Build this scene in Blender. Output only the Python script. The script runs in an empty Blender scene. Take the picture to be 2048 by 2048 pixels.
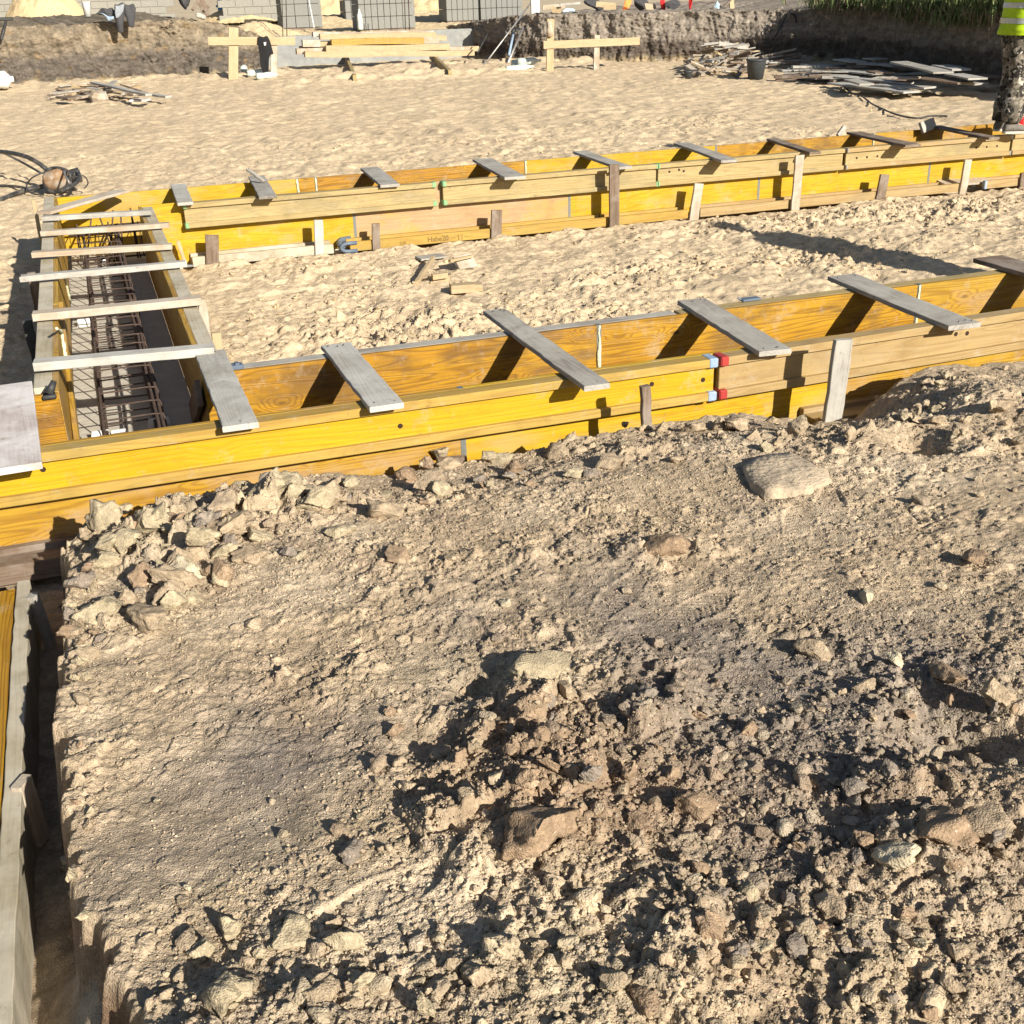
import bpy, math, random
import numpy as np
from mathutils import Vector, Matrix
random.seed(7); rng = np.random.default_rng(7)
scene = bpy.context.scene
COL = scene.collection
R = math.radians

# ------------------------------------------------------------------ camera
F, PITCH, ROLL, YAW = 2331.5, 0.4283, -0.0297, 0.3312
CP = np.array([-0.4538, -4.519, 2.0955])
_fw = np.array([math.sin(YAW)*math.cos(PITCH), math.cos(YAW)*math.cos(PITCH), -math.sin(PITCH)])
_r0 = np.array([math.cos(YAW), -math.sin(YAW), 0.0]); _u0 = np.cross(_r0, _fw)
_r = _r0*math.cos(ROLL)+_u0*math.sin(ROLL); _u = -_r0*math.sin(ROLL)+_u0*math.cos(ROLL)
cd = bpy.data.cameras.new("camera"); cam = bpy.data.objects.new("camera", cd); COL.objects.link(cam)
cd.sensor_width = 36; cd.lens = 36*F/2048; cd.clip_start = .05; cd.clip_end = 2000
cam.matrix_world = Matrix(((_r[0], _u[0], -_fw[0], CP[0]), (_r[1], _u[1], -_fw[1], CP[1]), (_r[2], _u[2], -_fw[2], CP[2]), (0, 0, 0, 1)))
scene.camera = cam
def ray(px, py): return _fw+_r*(px-1024)/F-_u*(py-1024)/F
def G(px, py, z=0.0):
    d = ray(px, py); return Vector(CP+d*(z-CP[2])/d[2])
def V(px, py, Y):
    d = ray(px, py); return Vector(CP+d*(Y-CP[1])/d[1])

# ------------------------------------------------------------------ light
SD = Vector((.65, -2.0, 1.0)).normalized()
elev = math.asin(SD.z); azim = math.atan2(SD.x, SD.y)
w = bpy.data.worlds.new("World"); scene.world = w; w.use_nodes = True
nt = w.node_tree; nt.nodes.clear()
sky = nt.nodes.new("ShaderNodeTexSky"); sky.sky_type = 'NISHITA'; sky.sun_disc = False
sky.sun_elevation = elev; sky.sun_rotation = azim
bg = nt.nodes.new("ShaderNodeBackground"); bg.inputs[1].default_value = .052
wo = nt.nodes.new("ShaderNodeOutputWorld"); nt.links.new(sky.outputs[0], bg.inputs[0]); nt.links.new(bg.outputs[0], wo.inputs[0])
sl = bpy.data.lights.new("sun", 'SUN'); sl.energy = 5.0; sl.angle = R(.53); sl.color = (1, .93, .80)
so = bpy.data.objects.new("sun", sl); COL.objects.link(so)
so.rotation_euler = SD.to_track_quat('Z', 'Y').to_euler(); so.location = (3, -8, 9)
scene.view_settings.view_transform = 'Standard'; scene.view_settings.look = 'None'
scene.view_settings.exposure = 0.80; scene.view_settings.gamma = 1
scene.render.engine = 'CYCLES'; scene.cycles.max_bounces = 5; scene.cycles.use_denoising = True

# ------------------------------------------------------------------ noise
def _h(ix, iy, s):
    n = (ix.astype(np.int64)*374761393+iy.astype(np.int64)*668265263+s*1442695041) & 0x7fffffff
    n = ((n ^ (n >> 13))*1274126177) & 0x7fffffff
    n = ((n ^ (n >> 16))*668265263) & 0x7fffffff
    return ((n ^ (n >> 15)) & 0xffffff)/float(0xffffff)
def noise(x, y, s=0):
    ix = np.floor(x); iy = np.floor(y); fx = x-ix; fy = y-iy
    u = fx*fx*fx*(fx*(fx*6-15)+10); v = fy*fy*fy*(fy*(fy*6-15)+10)
    def g(a, b):
        t = _h(ix+a, iy+b, s)*6.2831853
        return np.cos(t)*(fx-a)+np.sin(t)*(fy-b)
    return 1.5*((g(0, 0)*(1-u)+g(1, 0)*u)*(1-v)+(g(0, 1)*(1-u)+g(1, 1)*u)*v)
def fbm(x, y, o=4, s=0, g=.5):
    r = 0; a = 1
    for i in range(o):
        r = r+a*noise(x, y, s+i*17); x = x*2.03+3.1; y = y*2.03+1.7; a *= g
    return r
def domes(x, y, s, cov=1.0, sharp=1.0):
    """rounded lumps: one per lattice cell, random radius; returns height 0..1 in units of the cell"""
    ix = np.floor(x); iy = np.floor(y); best = np.zeros_like(x)
    for a in (-1, 0, 1):
        for b in (-1, 0, 1):
            cx = ix+a; cy = iy+b
            px = cx+.15+.7*_h(cx, cy, s); py = cy+.15+.7*_h(cx, cy, s+1)
            rr = .18+.42*_h(cx, cy, s+2)**1.5; on = _h(cx, cy, s+3) < cov
            el = .6+.9*_h(cx, cy, s+4); an = 3.14*_h(cx, cy, s+5)
            dx = x-px; dy = y-py
            ex = (dx*np.cos(an)+dy*np.sin(an))/el; ey = (-dx*np.sin(an)+dy*np.cos(an))*el
            q = 1-np.clip((ex*ex+ey*ey)/(rr*rr), 0, 1)
            best = np.maximum(best, np.where(on, np.power(q, .55*sharp)*rr, 0))
    return best
def cells(x, y, s):
    ix = np.floor(x); iy = np.floor(y); f1 = np.full_like(x, 9.); f2 = np.full_like(x, 9.); rid = np.zeros_like(x)
    for a in (-1, 0, 1):
        for b in (-1, 0, 1):
            cx = ix+a; cy = iy+b
            d = np.hypot(x-cx-_h(cx, cy, s), y-cy-_h(cx, cy, s+1)); n = d < f1
            f2 = np.where(n, f1, np.minimum(f2, d)); f1 = np.where(n, d, f1); rid = np.where(n, _h(cx, cy, s+2), rid)
    return f1, f2, rid
def chunks(x, y, s, cov, tilt=.9, edge=.16):
    """broken angular lumps: every lattice cell is a tilted facet or bare ground"""
    ix = np.floor(x); iy = np.floor(y); f1 = np.full_like(x, 9.); f2 = np.full_like(x, 9.); hx = np.zeros_like(x); hy = np.zeros_like(x); dx1 = np.zeros_like(x); dy1 = np.zeros_like(x)
    for a in (-1, 0, 1):
        for b in (-1, 0, 1):
            cx = ix+a; cy = iy+b; dx = x-cx-_h(cx, cy, s); dy = y-cy-_h(cx, cy, s+1); d = np.hypot(dx, dy); n = d < f1
            f2 = np.where(n, f1, np.minimum(f2, d)); f1 = np.where(n, d, f1); hx = np.where(n, cx, hx); hy = np.where(n, cy, hy); dx1 = np.where(n, dx, dx1); dy1 = np.where(n, dy, dy1)
    on = _h(hx, hy, s+2) < cov; r = _h(hx, hy, s+3); t = 6.2832*_h(hx, hy, s+4)
    v = .12+.5*r*r+tilt*(.25+.5*_h(hx, hy, s+5))*(np.cos(t)*dx1+np.sin(t)*dy1)
    return np.where(on, np.maximum(v, .0)*np.sqrt(np.clip((f2-f1)/edge, 0, 1)), 0)
def sst(a, b, x):
    t = np.clip((x-a)/(b-a), 0, 1); return t*t*(3-2*t)
def fastmesh(name, co, faces, smooth=True, col=None):
    me = bpy.data.meshes.new(name); n = len(co); k = faces.shape[1]; m = len(faces)
    me.vertices.add(n); me.vertices.foreach_set("co", np.ascontiguousarray(co, dtype=np.float32).ravel())
    me.loops.add(m*k); me.loops.foreach_set("vertex_index", faces.astype(np.int32).ravel())
    me.polygons.add(m); me.polygons.foreach_set("loop_start", np.arange(0, m*k, k, dtype=np.int32))
    try: me.polygons.foreach_set("loop_total", np.full(m, k, dtype=np.int32))
    except Exception: pass
    me.polygons.foreach_set("use_smooth", np.full(m, smooth))
    me.update(calc_edges=True)
    if col is not None:
        a = me.color_attributes.new("Col", 'FLOAT_COLOR', 'POINT')
        c = np.ones((n, 4), dtype=np.float32); c[:, :3] = col; a.data.foreach_set("color", c.ravel())
    return me
def gridfaces(nx, ny):
    i = np.arange(nx-1); j = np.arange(ny-1); I, J = np.meshgrid(i, j)
    a = (J*nx+I).ravel(); return np.stack([a, a+1, a+nx+1, a+nx], 1)
def link(o, parent=None):
    COL.objects.link(o)
    if parent is not None: o.parent = parent
    return o
def tag(o, label=None, cat=None, group=None, kind=None):
    if label: o['label'] = label
    if cat: o['category'] = cat
    if group: o['group'] = group
    if kind: o['kind'] = kind
    return o

# ------------------------------------------------------------------ materials
class NT:
    def __init__(s, name):
        s.m = bpy.data.materials.new(name); s.m.use_nodes = True; s.t = s.m.node_tree; s.b = s.t.nodes["Principled BSDF"]
    def n(s, ty, **kw):
        o = s.t.nodes.new("ShaderNode"+ty)
        for k, v in kw.items():
            if k.startswith("_"): o.inputs[int(k[1:])].default_value = v
            else: setattr(o, k, v)
        return o
    def l(s, a, b): s.t.links.new(a, b)
    def math(s, op, a, b=None, c=None):
        o = s.n("Math", operation=op)
        for i, v in enumerate((a, b, c)):
            if v is None: continue
            if isinstance(v, (int, float)): o.inputs[i].default_value = v
            else: s.l(v, o.inputs[i])
        return o.outputs[0]
    def mix(s, f, a, b, mode='MIX'):
        o = s.n("MixRGB", blend_type=mode)
        for i, v in enumerate((f, a, b)):
            if isinstance(v, (int, float)): o.inputs[i].default_value = v
            elif isinstance(v, tuple): o.inputs[i].default_value = (*v, 1)
            else: s.l(v, o.inputs[i])
        return o.outputs[0]
    def ramp(s, f, pts):
        o = s.n("ValToRGB"); e = o.color_ramp.elements
        while len(e) < len(pts): e.new(.5)
        for q, (p, c) in zip(e, pts):
            q.position = p; q.color = (*((c,)*3 if isinstance(c, (int, float)) else c), 1)
        s.l(f, o.inputs[0]); return o.outputs[0]
    def noise(s, vec, scale, detail=3, rough=.5, dist=0):
        o = s.n("TexNoise"); o.inputs['Scale'].default_value = scale; o.inputs['Detail'].default_value = detail
        o.inputs['Roughness'].default_value = rough; o.inputs['Distortion'].default_value = dist; s.l(vec, o.inputs['Vector']); return o.outputs[0]
    def bump(s, h, strength, dist, prev=None):
        o = s.n("Bump"); o.inputs['Strength'].default_value = strength; o.inputs['Distance'].default_value = dist
        s.l(h, o.inputs['Height'])
        if prev is not None: s.l(prev, o.inputs['Normal'])
        return o.outputs[0]
def wood(name, a, b, dark, grain=1.0, rings=38., ringamt=.5, knots=.5, rough=.6, wear=None, wearamt=0., axis='X', spec=.3, ply=0, blotch=None, coat=0.):
    """long-grained timber; local X runs along the board"""
    t = NT(name)
    tc = t.n("TexCoord"); oi = t.n("ObjectInfo")
    mp = t.n("VectorMath", operation='MULTIPLY_ADD'); mp.inputs[1].default_value = (1, 1, 1)
    rv = t.n("CombineXYZ"); k = t.math('MULTIPLY', oi.outputs['Random'], 37.0); t.l(k, rv.inputs[0]); t.l(k, rv.inputs[1]); t.l(k, rv.inputs[2])
    t.l(tc.outputs['Object'], mp.inputs[0]); t.l(rv.outputs[0], mp.inputs[2])
    P = mp.outputs[0]
    def sc(v):
        o = t.n("VectorMath", operation='MULTIPLY'); o.inputs[1].default_value = v; t.l(P, o.inputs[0]); return o.outputs[0]
    s1 = sc((.42, 6.5, 6.5)); s2 = sc((5, 130, 130)); s3 = sc((1.6, 1.6, 1.6))
    n1 = t.noise(s1, 1.0*grain, 2.5, .5, .22)
    vk = t.n("TexVoronoi"); vk.inputs['Scale'].default_value = 1.0; t.l(sc((2.4, 6.5, 6.5)), vk.inputs['Vector'])
    kd = vk.outputs['Distance']
    near = t.math('MULTIPLY', t.ramp(kd, [(0, 1), (.30, 0)]), .10*knots*2)
    f = t.math('MULTIPLY', t.math('ADD', n1, near), rings)
    ring = t.math('POWER', t.math('ABSOLUTE', t.math('SINE', f)), 5.0)
    fine = t.noise(s2, 1.0, 3, .6)
    base = t.mix(t.ramp(t.noise(s1, .8, 3, .6), [(.3, 0), (.7, 1)]), a, b)
    base = t.mix(t.math('MULTIPLY', ring, ringamt), base, dark)
    base = t.mix(t.ramp(fine, [(.35, .32), (.62, 0)]), base, dark)
    kn = t.math('MULTIPLY', t.ramp(kd, [(.035, 1), (.085, 0)]), knots)
    kw = t.noise(sc((1.1, 3, 3)), .8, 1)
    kn = t.math('MULTIPLY', kn, t.ramp(kw, [(.48, 0), (.56, 1)]))
    base = t.mix(kn, base, tuple(c*.32 for c in dark))
    if blotch is not None:
        base = t.mix(t.ramp(t.noise(sc((1.3, 2.6, 2.6)), 1.6, 5, .65), [(.50, 0), (.63, blotch[1])]), base, blotch[0])
    if wear is not None:
        wn = t.noise(s3, 2.2, 6, .68, .4)
        base = t.mix(t.ramp(wn, [(.56-.3*wearamt, 0), (.72-.2*wearamt, 1)]), base, wear)
    # dirt specks and splashes
    dn = t.noise(P, 24, 5, .7); base = t.mix(t.ramp(dn, [(.60, 0), (.74, .55)]), base, (.13, .10, .07))
    pn = t.noise(P, 7, 7, .75); base = t.mix(t.ramp(pn, [(.56, 0), (.74, .55)]), base, (.40, .35, .27)); po = t.noise(P, 3.1, 5, .7); base = t.mix(t.ramp(po, [(.54, 0), (.70, .38)]), base, tuple(c*.55 for c in a))
    t.l(base, t.b.inputs['Base Color'])
    t.l(t.ramp(fine, [(.3, rough+.12), (.7, rough-.08)]), t.b.inputs['Roughness'])
    t.b.inputs['Specular IOR Level'].default_value = spec; t.b.inputs['Coat Weight'].default_value = coat
    h = t.math('ADD', t.math('MULTIPLY', ring, -.6), fine)
    t.l(t.bump(t.noise(P, 14, 4), .25, .004, t.bump(h, .5, .0016)), t.b.inputs['Normal'])
    return t.m
def plain(name, c, rough=.6, metal=0., var=.25, scale=30., bump=.2, bd=.003, c2=None, spec=.4):
    t = NT(name); tc = t.n("TexCoord"); P = tc.outputs['Object']
    n = t.noise(P, scale, 5, .65)
    lo = tuple(x*(1-var) for x in c); hi = tuple(min(1, x*(1+var)) for x in c)
    col = t.mix(t.ramp(n, [(.3, 0), (.7, 1)]), lo, hi)
    if c2 is not None: col = t.mix(t.ramp(t.noise(P, scale*.3, 6, .7), [(.48, 0), (.6, 1)]), col, c2)
    t.l(col, t.b.inputs['Base Color']); t.b.inputs['Roughness'].default_value = rough; t.b.inputs['Metallic'].default_value = metal
    t.b.inputs['Specular IOR Level'].default_value = spec
    t.l(t.bump(t.noise(P, scale*2, 4), bump, bd), t.b.inputs['Normal'])
    return t.m
def soilmat(name, fine=220., med=55., mb=.5, coarse=14., specks=True, contrast=1.0):
    t = NT(name); ca = t.n("VertexColor", layer_name="Col"); ge = t.n("NewGeometry"); P = ge.outputs['Position']
    nf = t.noise(P, fine, 4, .7); nm = t.noise(P, med, 5, .7); nc = t.noise(P, coarse, 5, .65)
    col = t.mix(1.0, ca.outputs[0], t.ramp(nc, [(.30, 1-.34*contrast), (.70, 1+.0)]), 'MULTIPLY')
    col = t.mix(1.0, col, t.ramp(nm, [(.28, 1-.42*contrast), (.66, 1)]), 'MULTIPLY')
    col = t.mix(t.ramp(nm, [(.62, 0), (.75, .35)]), col, (.62, .52, .38))
    if specks:
        v = t.n("TexVoronoi"); v.inputs['Scale'].default_value = 95; t.l(P, v.inputs['Vector'])
        sp = t.ramp(v.outputs['Distance'], [(.16, 1), (.30, 0)])
        vc = t.n("SeparateColor"); t.l(v.outputs['Color'], vc.inputs[0])
        on = t.ramp(vc.outputs[0], [(.80, 0), (.84, 1)])
        col = t.mix(t.math('MULTIPLY', t.math('MULTIPLY', sp, on), .6), col, (.62, .54, .42))
        on2 = t.ramp(vc.outputs[1], [(.80, 0), (.84, 1)])
        col = t.mix(t.math('MULTIPLY', t.math('MULTIPLY', sp, on2), .55), col, (.10, .08, .065))
    t.l(col, t.b.inputs['Base Color']); t.b.inputs['Roughness'].default_value = 1; t.b.inputs['Specular IOR Level'].default_value = .1
    vg = t.n("TexVoronoi"); vg.inputs['Scale'].default_value = fine*.9; t.l(P, vg.inputs['Vector']); gr = t.ramp(vg.outputs['Distance'], [(.1, 1), (.65, 0)])
    nf = t.math('ADD', t.math('MULTIPLY', gr, .8), nf)
    b1 = t.bump(nc, .3*mb, .02); b2 = t.bump(nm, .7*mb, .008, b1); b3 = t.bump(nf, 1.1*mb, .004, b2)
    t.l(b3, t.b.inputs['Normal'])
    return t.m

M = {}
M['soil'] = soilmat('clay_soil', 230., 70., .55)
M['sand'] = soilmat('dry_sand', 150, 36, .75, 9., False, .75)
M['bank'] = soilmat('cut_earth', 60, 18, .9, 5., False, 1.0)
M['yellow'] = wood('yellow_lacquered_panel', (.44, .275, .006), (.49, .33, .012), (.27, .12, .008), 1., 60, .34, .6, .5, blotch=((.42, .29, .12), .6), spec=.3)
M['orange'] = wood('amber_lacquered_panel', (.35, .165, .009), (.45, .25, .016), (.10, .035, .006), 1., 84, .5, 1., .42, blotch=((.10, .06, .03), .6), spec=.4)
M['amber'] = wood('worn_amber_panel', (.38, .215, .018), (.45, .29, .035), (.17, .065, .01), 1., 60, .5, .7, .5, blotch=((.36, .24, .13), .6))
M['palepanel'] = wood('faded_panel', (.38, .25, .135), (.43, .30, .17), (.27, .16, .08), 1., 50, .3, .3, .6, blotch=((.44, .27, .03), .55))
M['beamyellow'] = wood('yellow_beam', (.38, .24, .045), (.44, .30, .075), (.22, .12, .03), 1., 50, .35, .7, .55, blotch=((.28, .22, .08), .4))
M['web'] = wood('lacquered_beam_web', (.47, .285, .006), (.50, .33, .012), (.30, .15, .01), 1., 50, .22, .5, .5)
M['beampale'] = wood('weathered_beam', (.355, .265, .115), (.415, .325, .16), (.20, .14, .06), 1., 50, .35, .6, .65, blotch=((.20, .17, .10), .5))
M['beamtan'] = wood('tan_beam', (.34, .235, .10), (.39, .285, .14), (.21, .12, .045), 1., 50, .35, .5, .6, blotch=((.30, .25, .16), .4))
M['fresh'] = wood('fresh_pine', (.40, .31, .185), (.46, .37, .235), (.30, .18, .08), 1., 40, .3, .5, .65)
M['grey'] = wood('grey_weathered_board', (.30, .275, .245), (.38, .355, .32), (.12, .10, .085), 1., 46, .4, .35, .8, wear=(.38, .365, .33), wearamt=.5)
M['greyw'] = wood('cement_stained_board', (.36, .345, .31), (.43, .41, .375), (.19, .17, .15), 1., 44, .3, .3, .8, wear=(.45, .44, .41), wearamt=.5, blotch=((.24, .22, .19), .5))
M['brownb'] = wood('brown_old_board', (.155, .11, .08), (.21, .155, .115), (.075, .048, .03), 1., 46, .45, .5, .8, wear=(.25, .21, .175), wearamt=.35)
M['slat'] = wood('dusty_slat', (.38, .30, .215), (.46, .375, .28), (.24, .17, .115), 1., 40, .3, .3, .8, wear=(.46, .41, .35), wearamt=.5, blotch=(.22, .17, .12) and ((.24, .19, .14), .55))
M['formtop'] = wood('cement_crusted_beam', (.34, .29, .19), (.40, .35, .25), (.19, .15, .09), 1., 40, .25, .3, .85, wear=(.47, .425, .34), wearamt=.6, blotch=((.20, .17, .12), .6))
M['whiteply'] = wood('paint_worn_board', (.46, .40, .38), (.54, .49, .47), (.28, .22, .20), 1., 40, .25, .2, .75, wear=(.64, .61, .60), wearamt=.7)
M['concrete'] = plain('lean_concrete', (.50, .46, .39), .95, 0, .15, 14, .5, .008, c2=(.47, .43, .36))
M['concwall'] = plain('grey_concrete', (.24, .245, .24), .9, 0, .15, 6, .4, .01, c2=(.30, .30, .28))
M['block'] = plain('grey_block', (.20, .20, .188), .9, 0, .12, 18, .4, .006)
M['lblock'] = plain('light_block', (.25, .24, .21), .9, 0, .12, 18, .4, .006)
M['rust'] = plain('rusty_steel', (.085, .056, .044), .85, .1, .45, 60, .5, .001, c2=(.06, .04, .03))
M['steel'] = plain('dull_steel', (.40, .40, .39), .5, .7, .2, 30, .2, .001, c2=(.28, .22, .18))
M['darksteel'] = plain('dark_steel', (.05, .05, .05), .6, .4, .3, 40, .3, .001)
M['metaledge'] = plain('panel_edge_rail', (.17, .18, .17), .55, .3, .2, 50, .3, .001)
M['foam'] = plain('mounting_foam', (.62, .62, .42), .9, 0, .06, 60, 1., .006)
M['white'] = plain('white_plastic', (.62, .62, .60), .5, 0, .03, 20, .1, .001)
M['lblue'] = plain('light_blue_plastic', (.24, .33, .46), .5, 0, .1, 20, .1, .001, c2=(.36, .40, .42))
M['red'] = plain('red_plastic', (.34, .035, .03), .5, 0, .15, 20, .1, .001)
M['green'] = plain('mint_green_paint', (.20, .36, .18), .6, 0, .1, 20, .1, .001)
M['bluegrey'] = plain('bluegrey_rubber', (.10, .13, .175), .5, 0, .15, 20, .1, .001)
M['black'] = plain('black_rubber', (.035, .035, .035), .55, 0, .3, 30, .3, .002, c2=(.10, .09, .08))
M['hole'] = plain('dark_hole', (.03, .015, .008), .9)
M['ink'] = plain('printed_ink', (.16, .10, .03), .8)
M['blackcloth'] = plain('black_fabric', (.012, .012, .014), .95, 0, .3, 40, .5, .004)
M['greycloth'] = plain('grey_fabric', (.25, .27, .30), .95, 0, .2, 30, .5, .004)
M['darkcloth'] = plain('charcoal_fabric', (.055, .055, .06), .95, 0, .3, 30, .5, .004)
M['bluecart'] = plain('blue_paint', (.06, .28, .60), .5, 0, .2, 20, .1, .001)
M['bucket'] = plain('black_bucket_plastic', (.045, .05, .055), .5, 0, .3, 20, .2, .002)
M['orangebag'] = plain('orange_bag', (.85, .25, .06), .7, 0, .15, 20, .5, .01)
M['redcan'] = plain('red_can', (.72, .03, .03), .5, 0, .15, 20, .1, .01)
M['bluebag'] = plain('pale_blue_film', (.40, .58, .68), .5, 0, .2, 20, .6, .01)
M['card'] = plain('cardboard', (.36, .28, .19), .9, 0, .1, 20, .1, .01)
M['foil'] = plain('clear_bottle_film', (.52, .58, .54), .25, 0, .35, 30, .8, .01)
M['vest'] = plain('high_visibility_yellow', (.42, .60, .01), .8, 0, .12, 10, .6, .01)
M['reflect'] = plain('reflective_tape', (.42, .46, .46), .35, .3, .1, 30, .1, .001)
M['skin'] = plain('skin', (.60, .38, .27), .6, 0, .06, 20, .05, .001)
M['hair'] = plain('brown_hair', (.09, .05, .03), .8, 0, .3, 60, .5, .003)
M['shoe'] = plain('scuffed_work_shoe', (.16, .145, .125), .8, 0, .3, 40, .4, .003, c2=(.12, .11, .10))
M['sole'] = plain('shoe_sole', (.52, .48, .42), .9, 0, .1)
M['rockface'] = plain('pale_stone', (.42, .40, .35), .9, 0, .15, 20, .4, .01)
def camo():
    t = NT('camouflage_fabric'); P = t.n("TexCoord").outputs['Object']
    a = t.noise(P, 11, 3, .55, .8); o = t.n("VectorMath", operation='ADD'); o.inputs[1].default_value = (3, 7, 1); t.l(P, o.inputs[0]); b = t.noise(o.outputs[0], 15, 3, .55, .8)
    c = t.mix(t.ramp(a, [(.46, 0), (.49, 1)]), (.24, .21, .17), (.02, .018, .016))
    c = t.mix(t.ramp(b, [(.52, 0), (.55, 1)]), c, (.12, .105, .08)); c = t.mix(t.ramp(b, [(.34, 1), (.38, 0)]), c, (.52, .49, .43))
    t.l(c, t.b.inputs['Base Color']); t.b.inputs['Roughness'].default_value = .95
    t.l(t.bump(t.noise(P, 18, 3), .6, .02), t.b.inputs['Normal']); return t.m
M['camo'] = camo()
def leafmat(n, a, b):
    t = NT(n); oi = t.n("TexCoord"); c = t.mix(t.ramp(t.noise(oi.outputs['Object'], 8, 3), [(.3, 0), (.7, 1)]), a, b)
    t.l(c, t.b.inputs['Base Color']); t.b.inputs['Roughness'].default_value = .8; return t.m
M['clay'] = plain('clay_crust', (.26, .16, .09), .95, 0, .35, 20, .6, .01, c2=(.36, .31, .25))
M['grass'] = leafmat('meadow_grass', (.05, .10, .025), (.19, .22, .08)); M['drygrass'] = leafmat('dry_grass', (.13, .10, .06), (.24, .19, .12))

# ------------------------------------------------------------------ mesh building
class MB:
    def __init__(s): s.v = []; s.f = []
    def add(s, v, f):
        k = len(s.v); s.v += [tuple(p) for p in v]; s.f += [tuple(i+k for i in q) for q in f]
    def box(s, c, d, mat=None, ch=.002):
        """chamfered box"""
        hx, hy, hz = [q/2 for q in d]; ch = min(ch, hx*.45, hy*.45, hz*.45)
        vs = []; idx = {}
        for sx in (-1, 1):
            for sy in (-1, 1):
                for sz in (-1, 1):
                    for ax in range(3):
                        p = [sx*(hx-ch), sy*(hy-ch), sz*(hz-ch)]; p[ax] = (sx*hx, sy*hy, sz*hz)[ax]
                        idx[(sx, sy, sz, ax)] = len(vs); vs.append(Vector(p))
        fs = []
        for ax in range(3):
            o = [a for a in range(3) if a != ax]
            for sg in (-1, 1):
                q = []
                for (a, b) in ((-1, -1), (1, -1), (1, 1), (-1, 1)):
                    k = [0, 0, 0]; k[ax] = sg; k[o[0]] = a; k[o[1]] = b; q.append(idx[(*k, ax)])
                if (sg == 1) != (ax != 1): q.reverse()
                fs.append(q)
        for ax in range(3):
            o = [a for a in range(3) if a != ax]
            for a in (-1, 1):
                for b in (-1, 1):
                    q = []
                    for (sg, fx) in ((-1, o[0]), (1, o[0]), (1, o[1]), (-1, o[1])):
                        k = [0, 0, 0]; k[ax] = sg; k[o[0]] = a; k[o[1]] = b; q.append(idx[(*k, fx)])
                    fs.append(q)
        for sx in (-1, 1):
            for sy in (-1, 1):
                for sz in (-1, 1): fs.append([idx[(sx, sy, sz, a)] for a in range(3)])
        c = Vector(c)
        vs = [(mat @ p if mat is not None else p)+c for p in vs]
        s.add(vs, fs); return s
    def tube(s, pts, r, n=8, cap=True):
        pts = [Vector(p) for p in pts]; m = len(pts)
        rs = r if isinstance(r, (list, tuple)) else [r]*m
        t0 = (pts[1]-pts[0]).normalized(); ref = Vector((0, 0, 1)) if abs(t0.z) < .9 else Vector((1, 0, 0))
        a = t0.cross(ref).normalized(); vs = []
        for i, p in enumerate(pts):
            t = (pts[min(i+1, m-1)]-pts[max(i-1, 0)]).normalized(); a = (a-t*a.dot(t)).normalized(); b = t.cross(a)
            for k in range(n):
                th = 2*math.pi*k/n; vs.append(p+(a*math.cos(th)+b*math.sin(th))*rs[i])
        fs = [(i*n+k, i*n+(k+1) % n, (i+1)*n+(k+1) % n, (i+1)*n+k) for i in range(m-1) for k in range(n)]
        if cap: fs += [tuple(range(n))[::-1], tuple((m-1)*n+k for k in range(n))]
        s.add(vs, fs); return s
    def lathe(s, prof, n=24, c=(0, 0, 0), sx=1, sy=1):
        vs = []; c = Vector(c)
        for r, z in prof:
            for k in range(n):
                th = 2*math.pi*k/n; vs.append(c+Vector((math.cos(th)*r*sx, math.sin(th)*r*sy, z)))
        m = len(prof); fs = [(i*n+k, i*n+(k+1) % n, (i+1)*n+(k+1) % n, (i+1)*n+k) for i in range(m-1) for k in range(n)]
        s.add(vs, fs); return s
    def obj(s, name, mat, parent=None, smooth=False, mw=None):
        import bmesh
        me = bpy.data.meshes.new(name); me.from_pydata(s.v, [], s.f)
        bm = bmesh.new(); bm.from_mesh(me); bmesh.ops.recalc_face_normals(bm, faces=bm.faces); bm.to_mesh(me); bm.free()
        me.materials.append(mat)
        if smooth: me.polygons.foreach_set("use_smooth", [True]*len(me.polygons))
        o = bpy.data.objects.new(name, me); link(o, parent)
        if mw is not None: o.matrix_world = mw
        return o
def empty(name, mw): o = bpy.data.objects.new(name, None); o.empty_display_size = .1; link(o); o.matrix_world = mw; return o
def frame(p, x, up=Vector((0, 0, 1))):
    x = Vector(x).normalized(); y = Vector(up).cross(x).normalized(); z = x.cross(y)
    return Matrix(((x.x, y.x, z.x, p[0]), (x.y, y.y, z.y, p[1]), (x.z, y.z, z.z, p[2]), (0, 0, 0, 1)))
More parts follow.
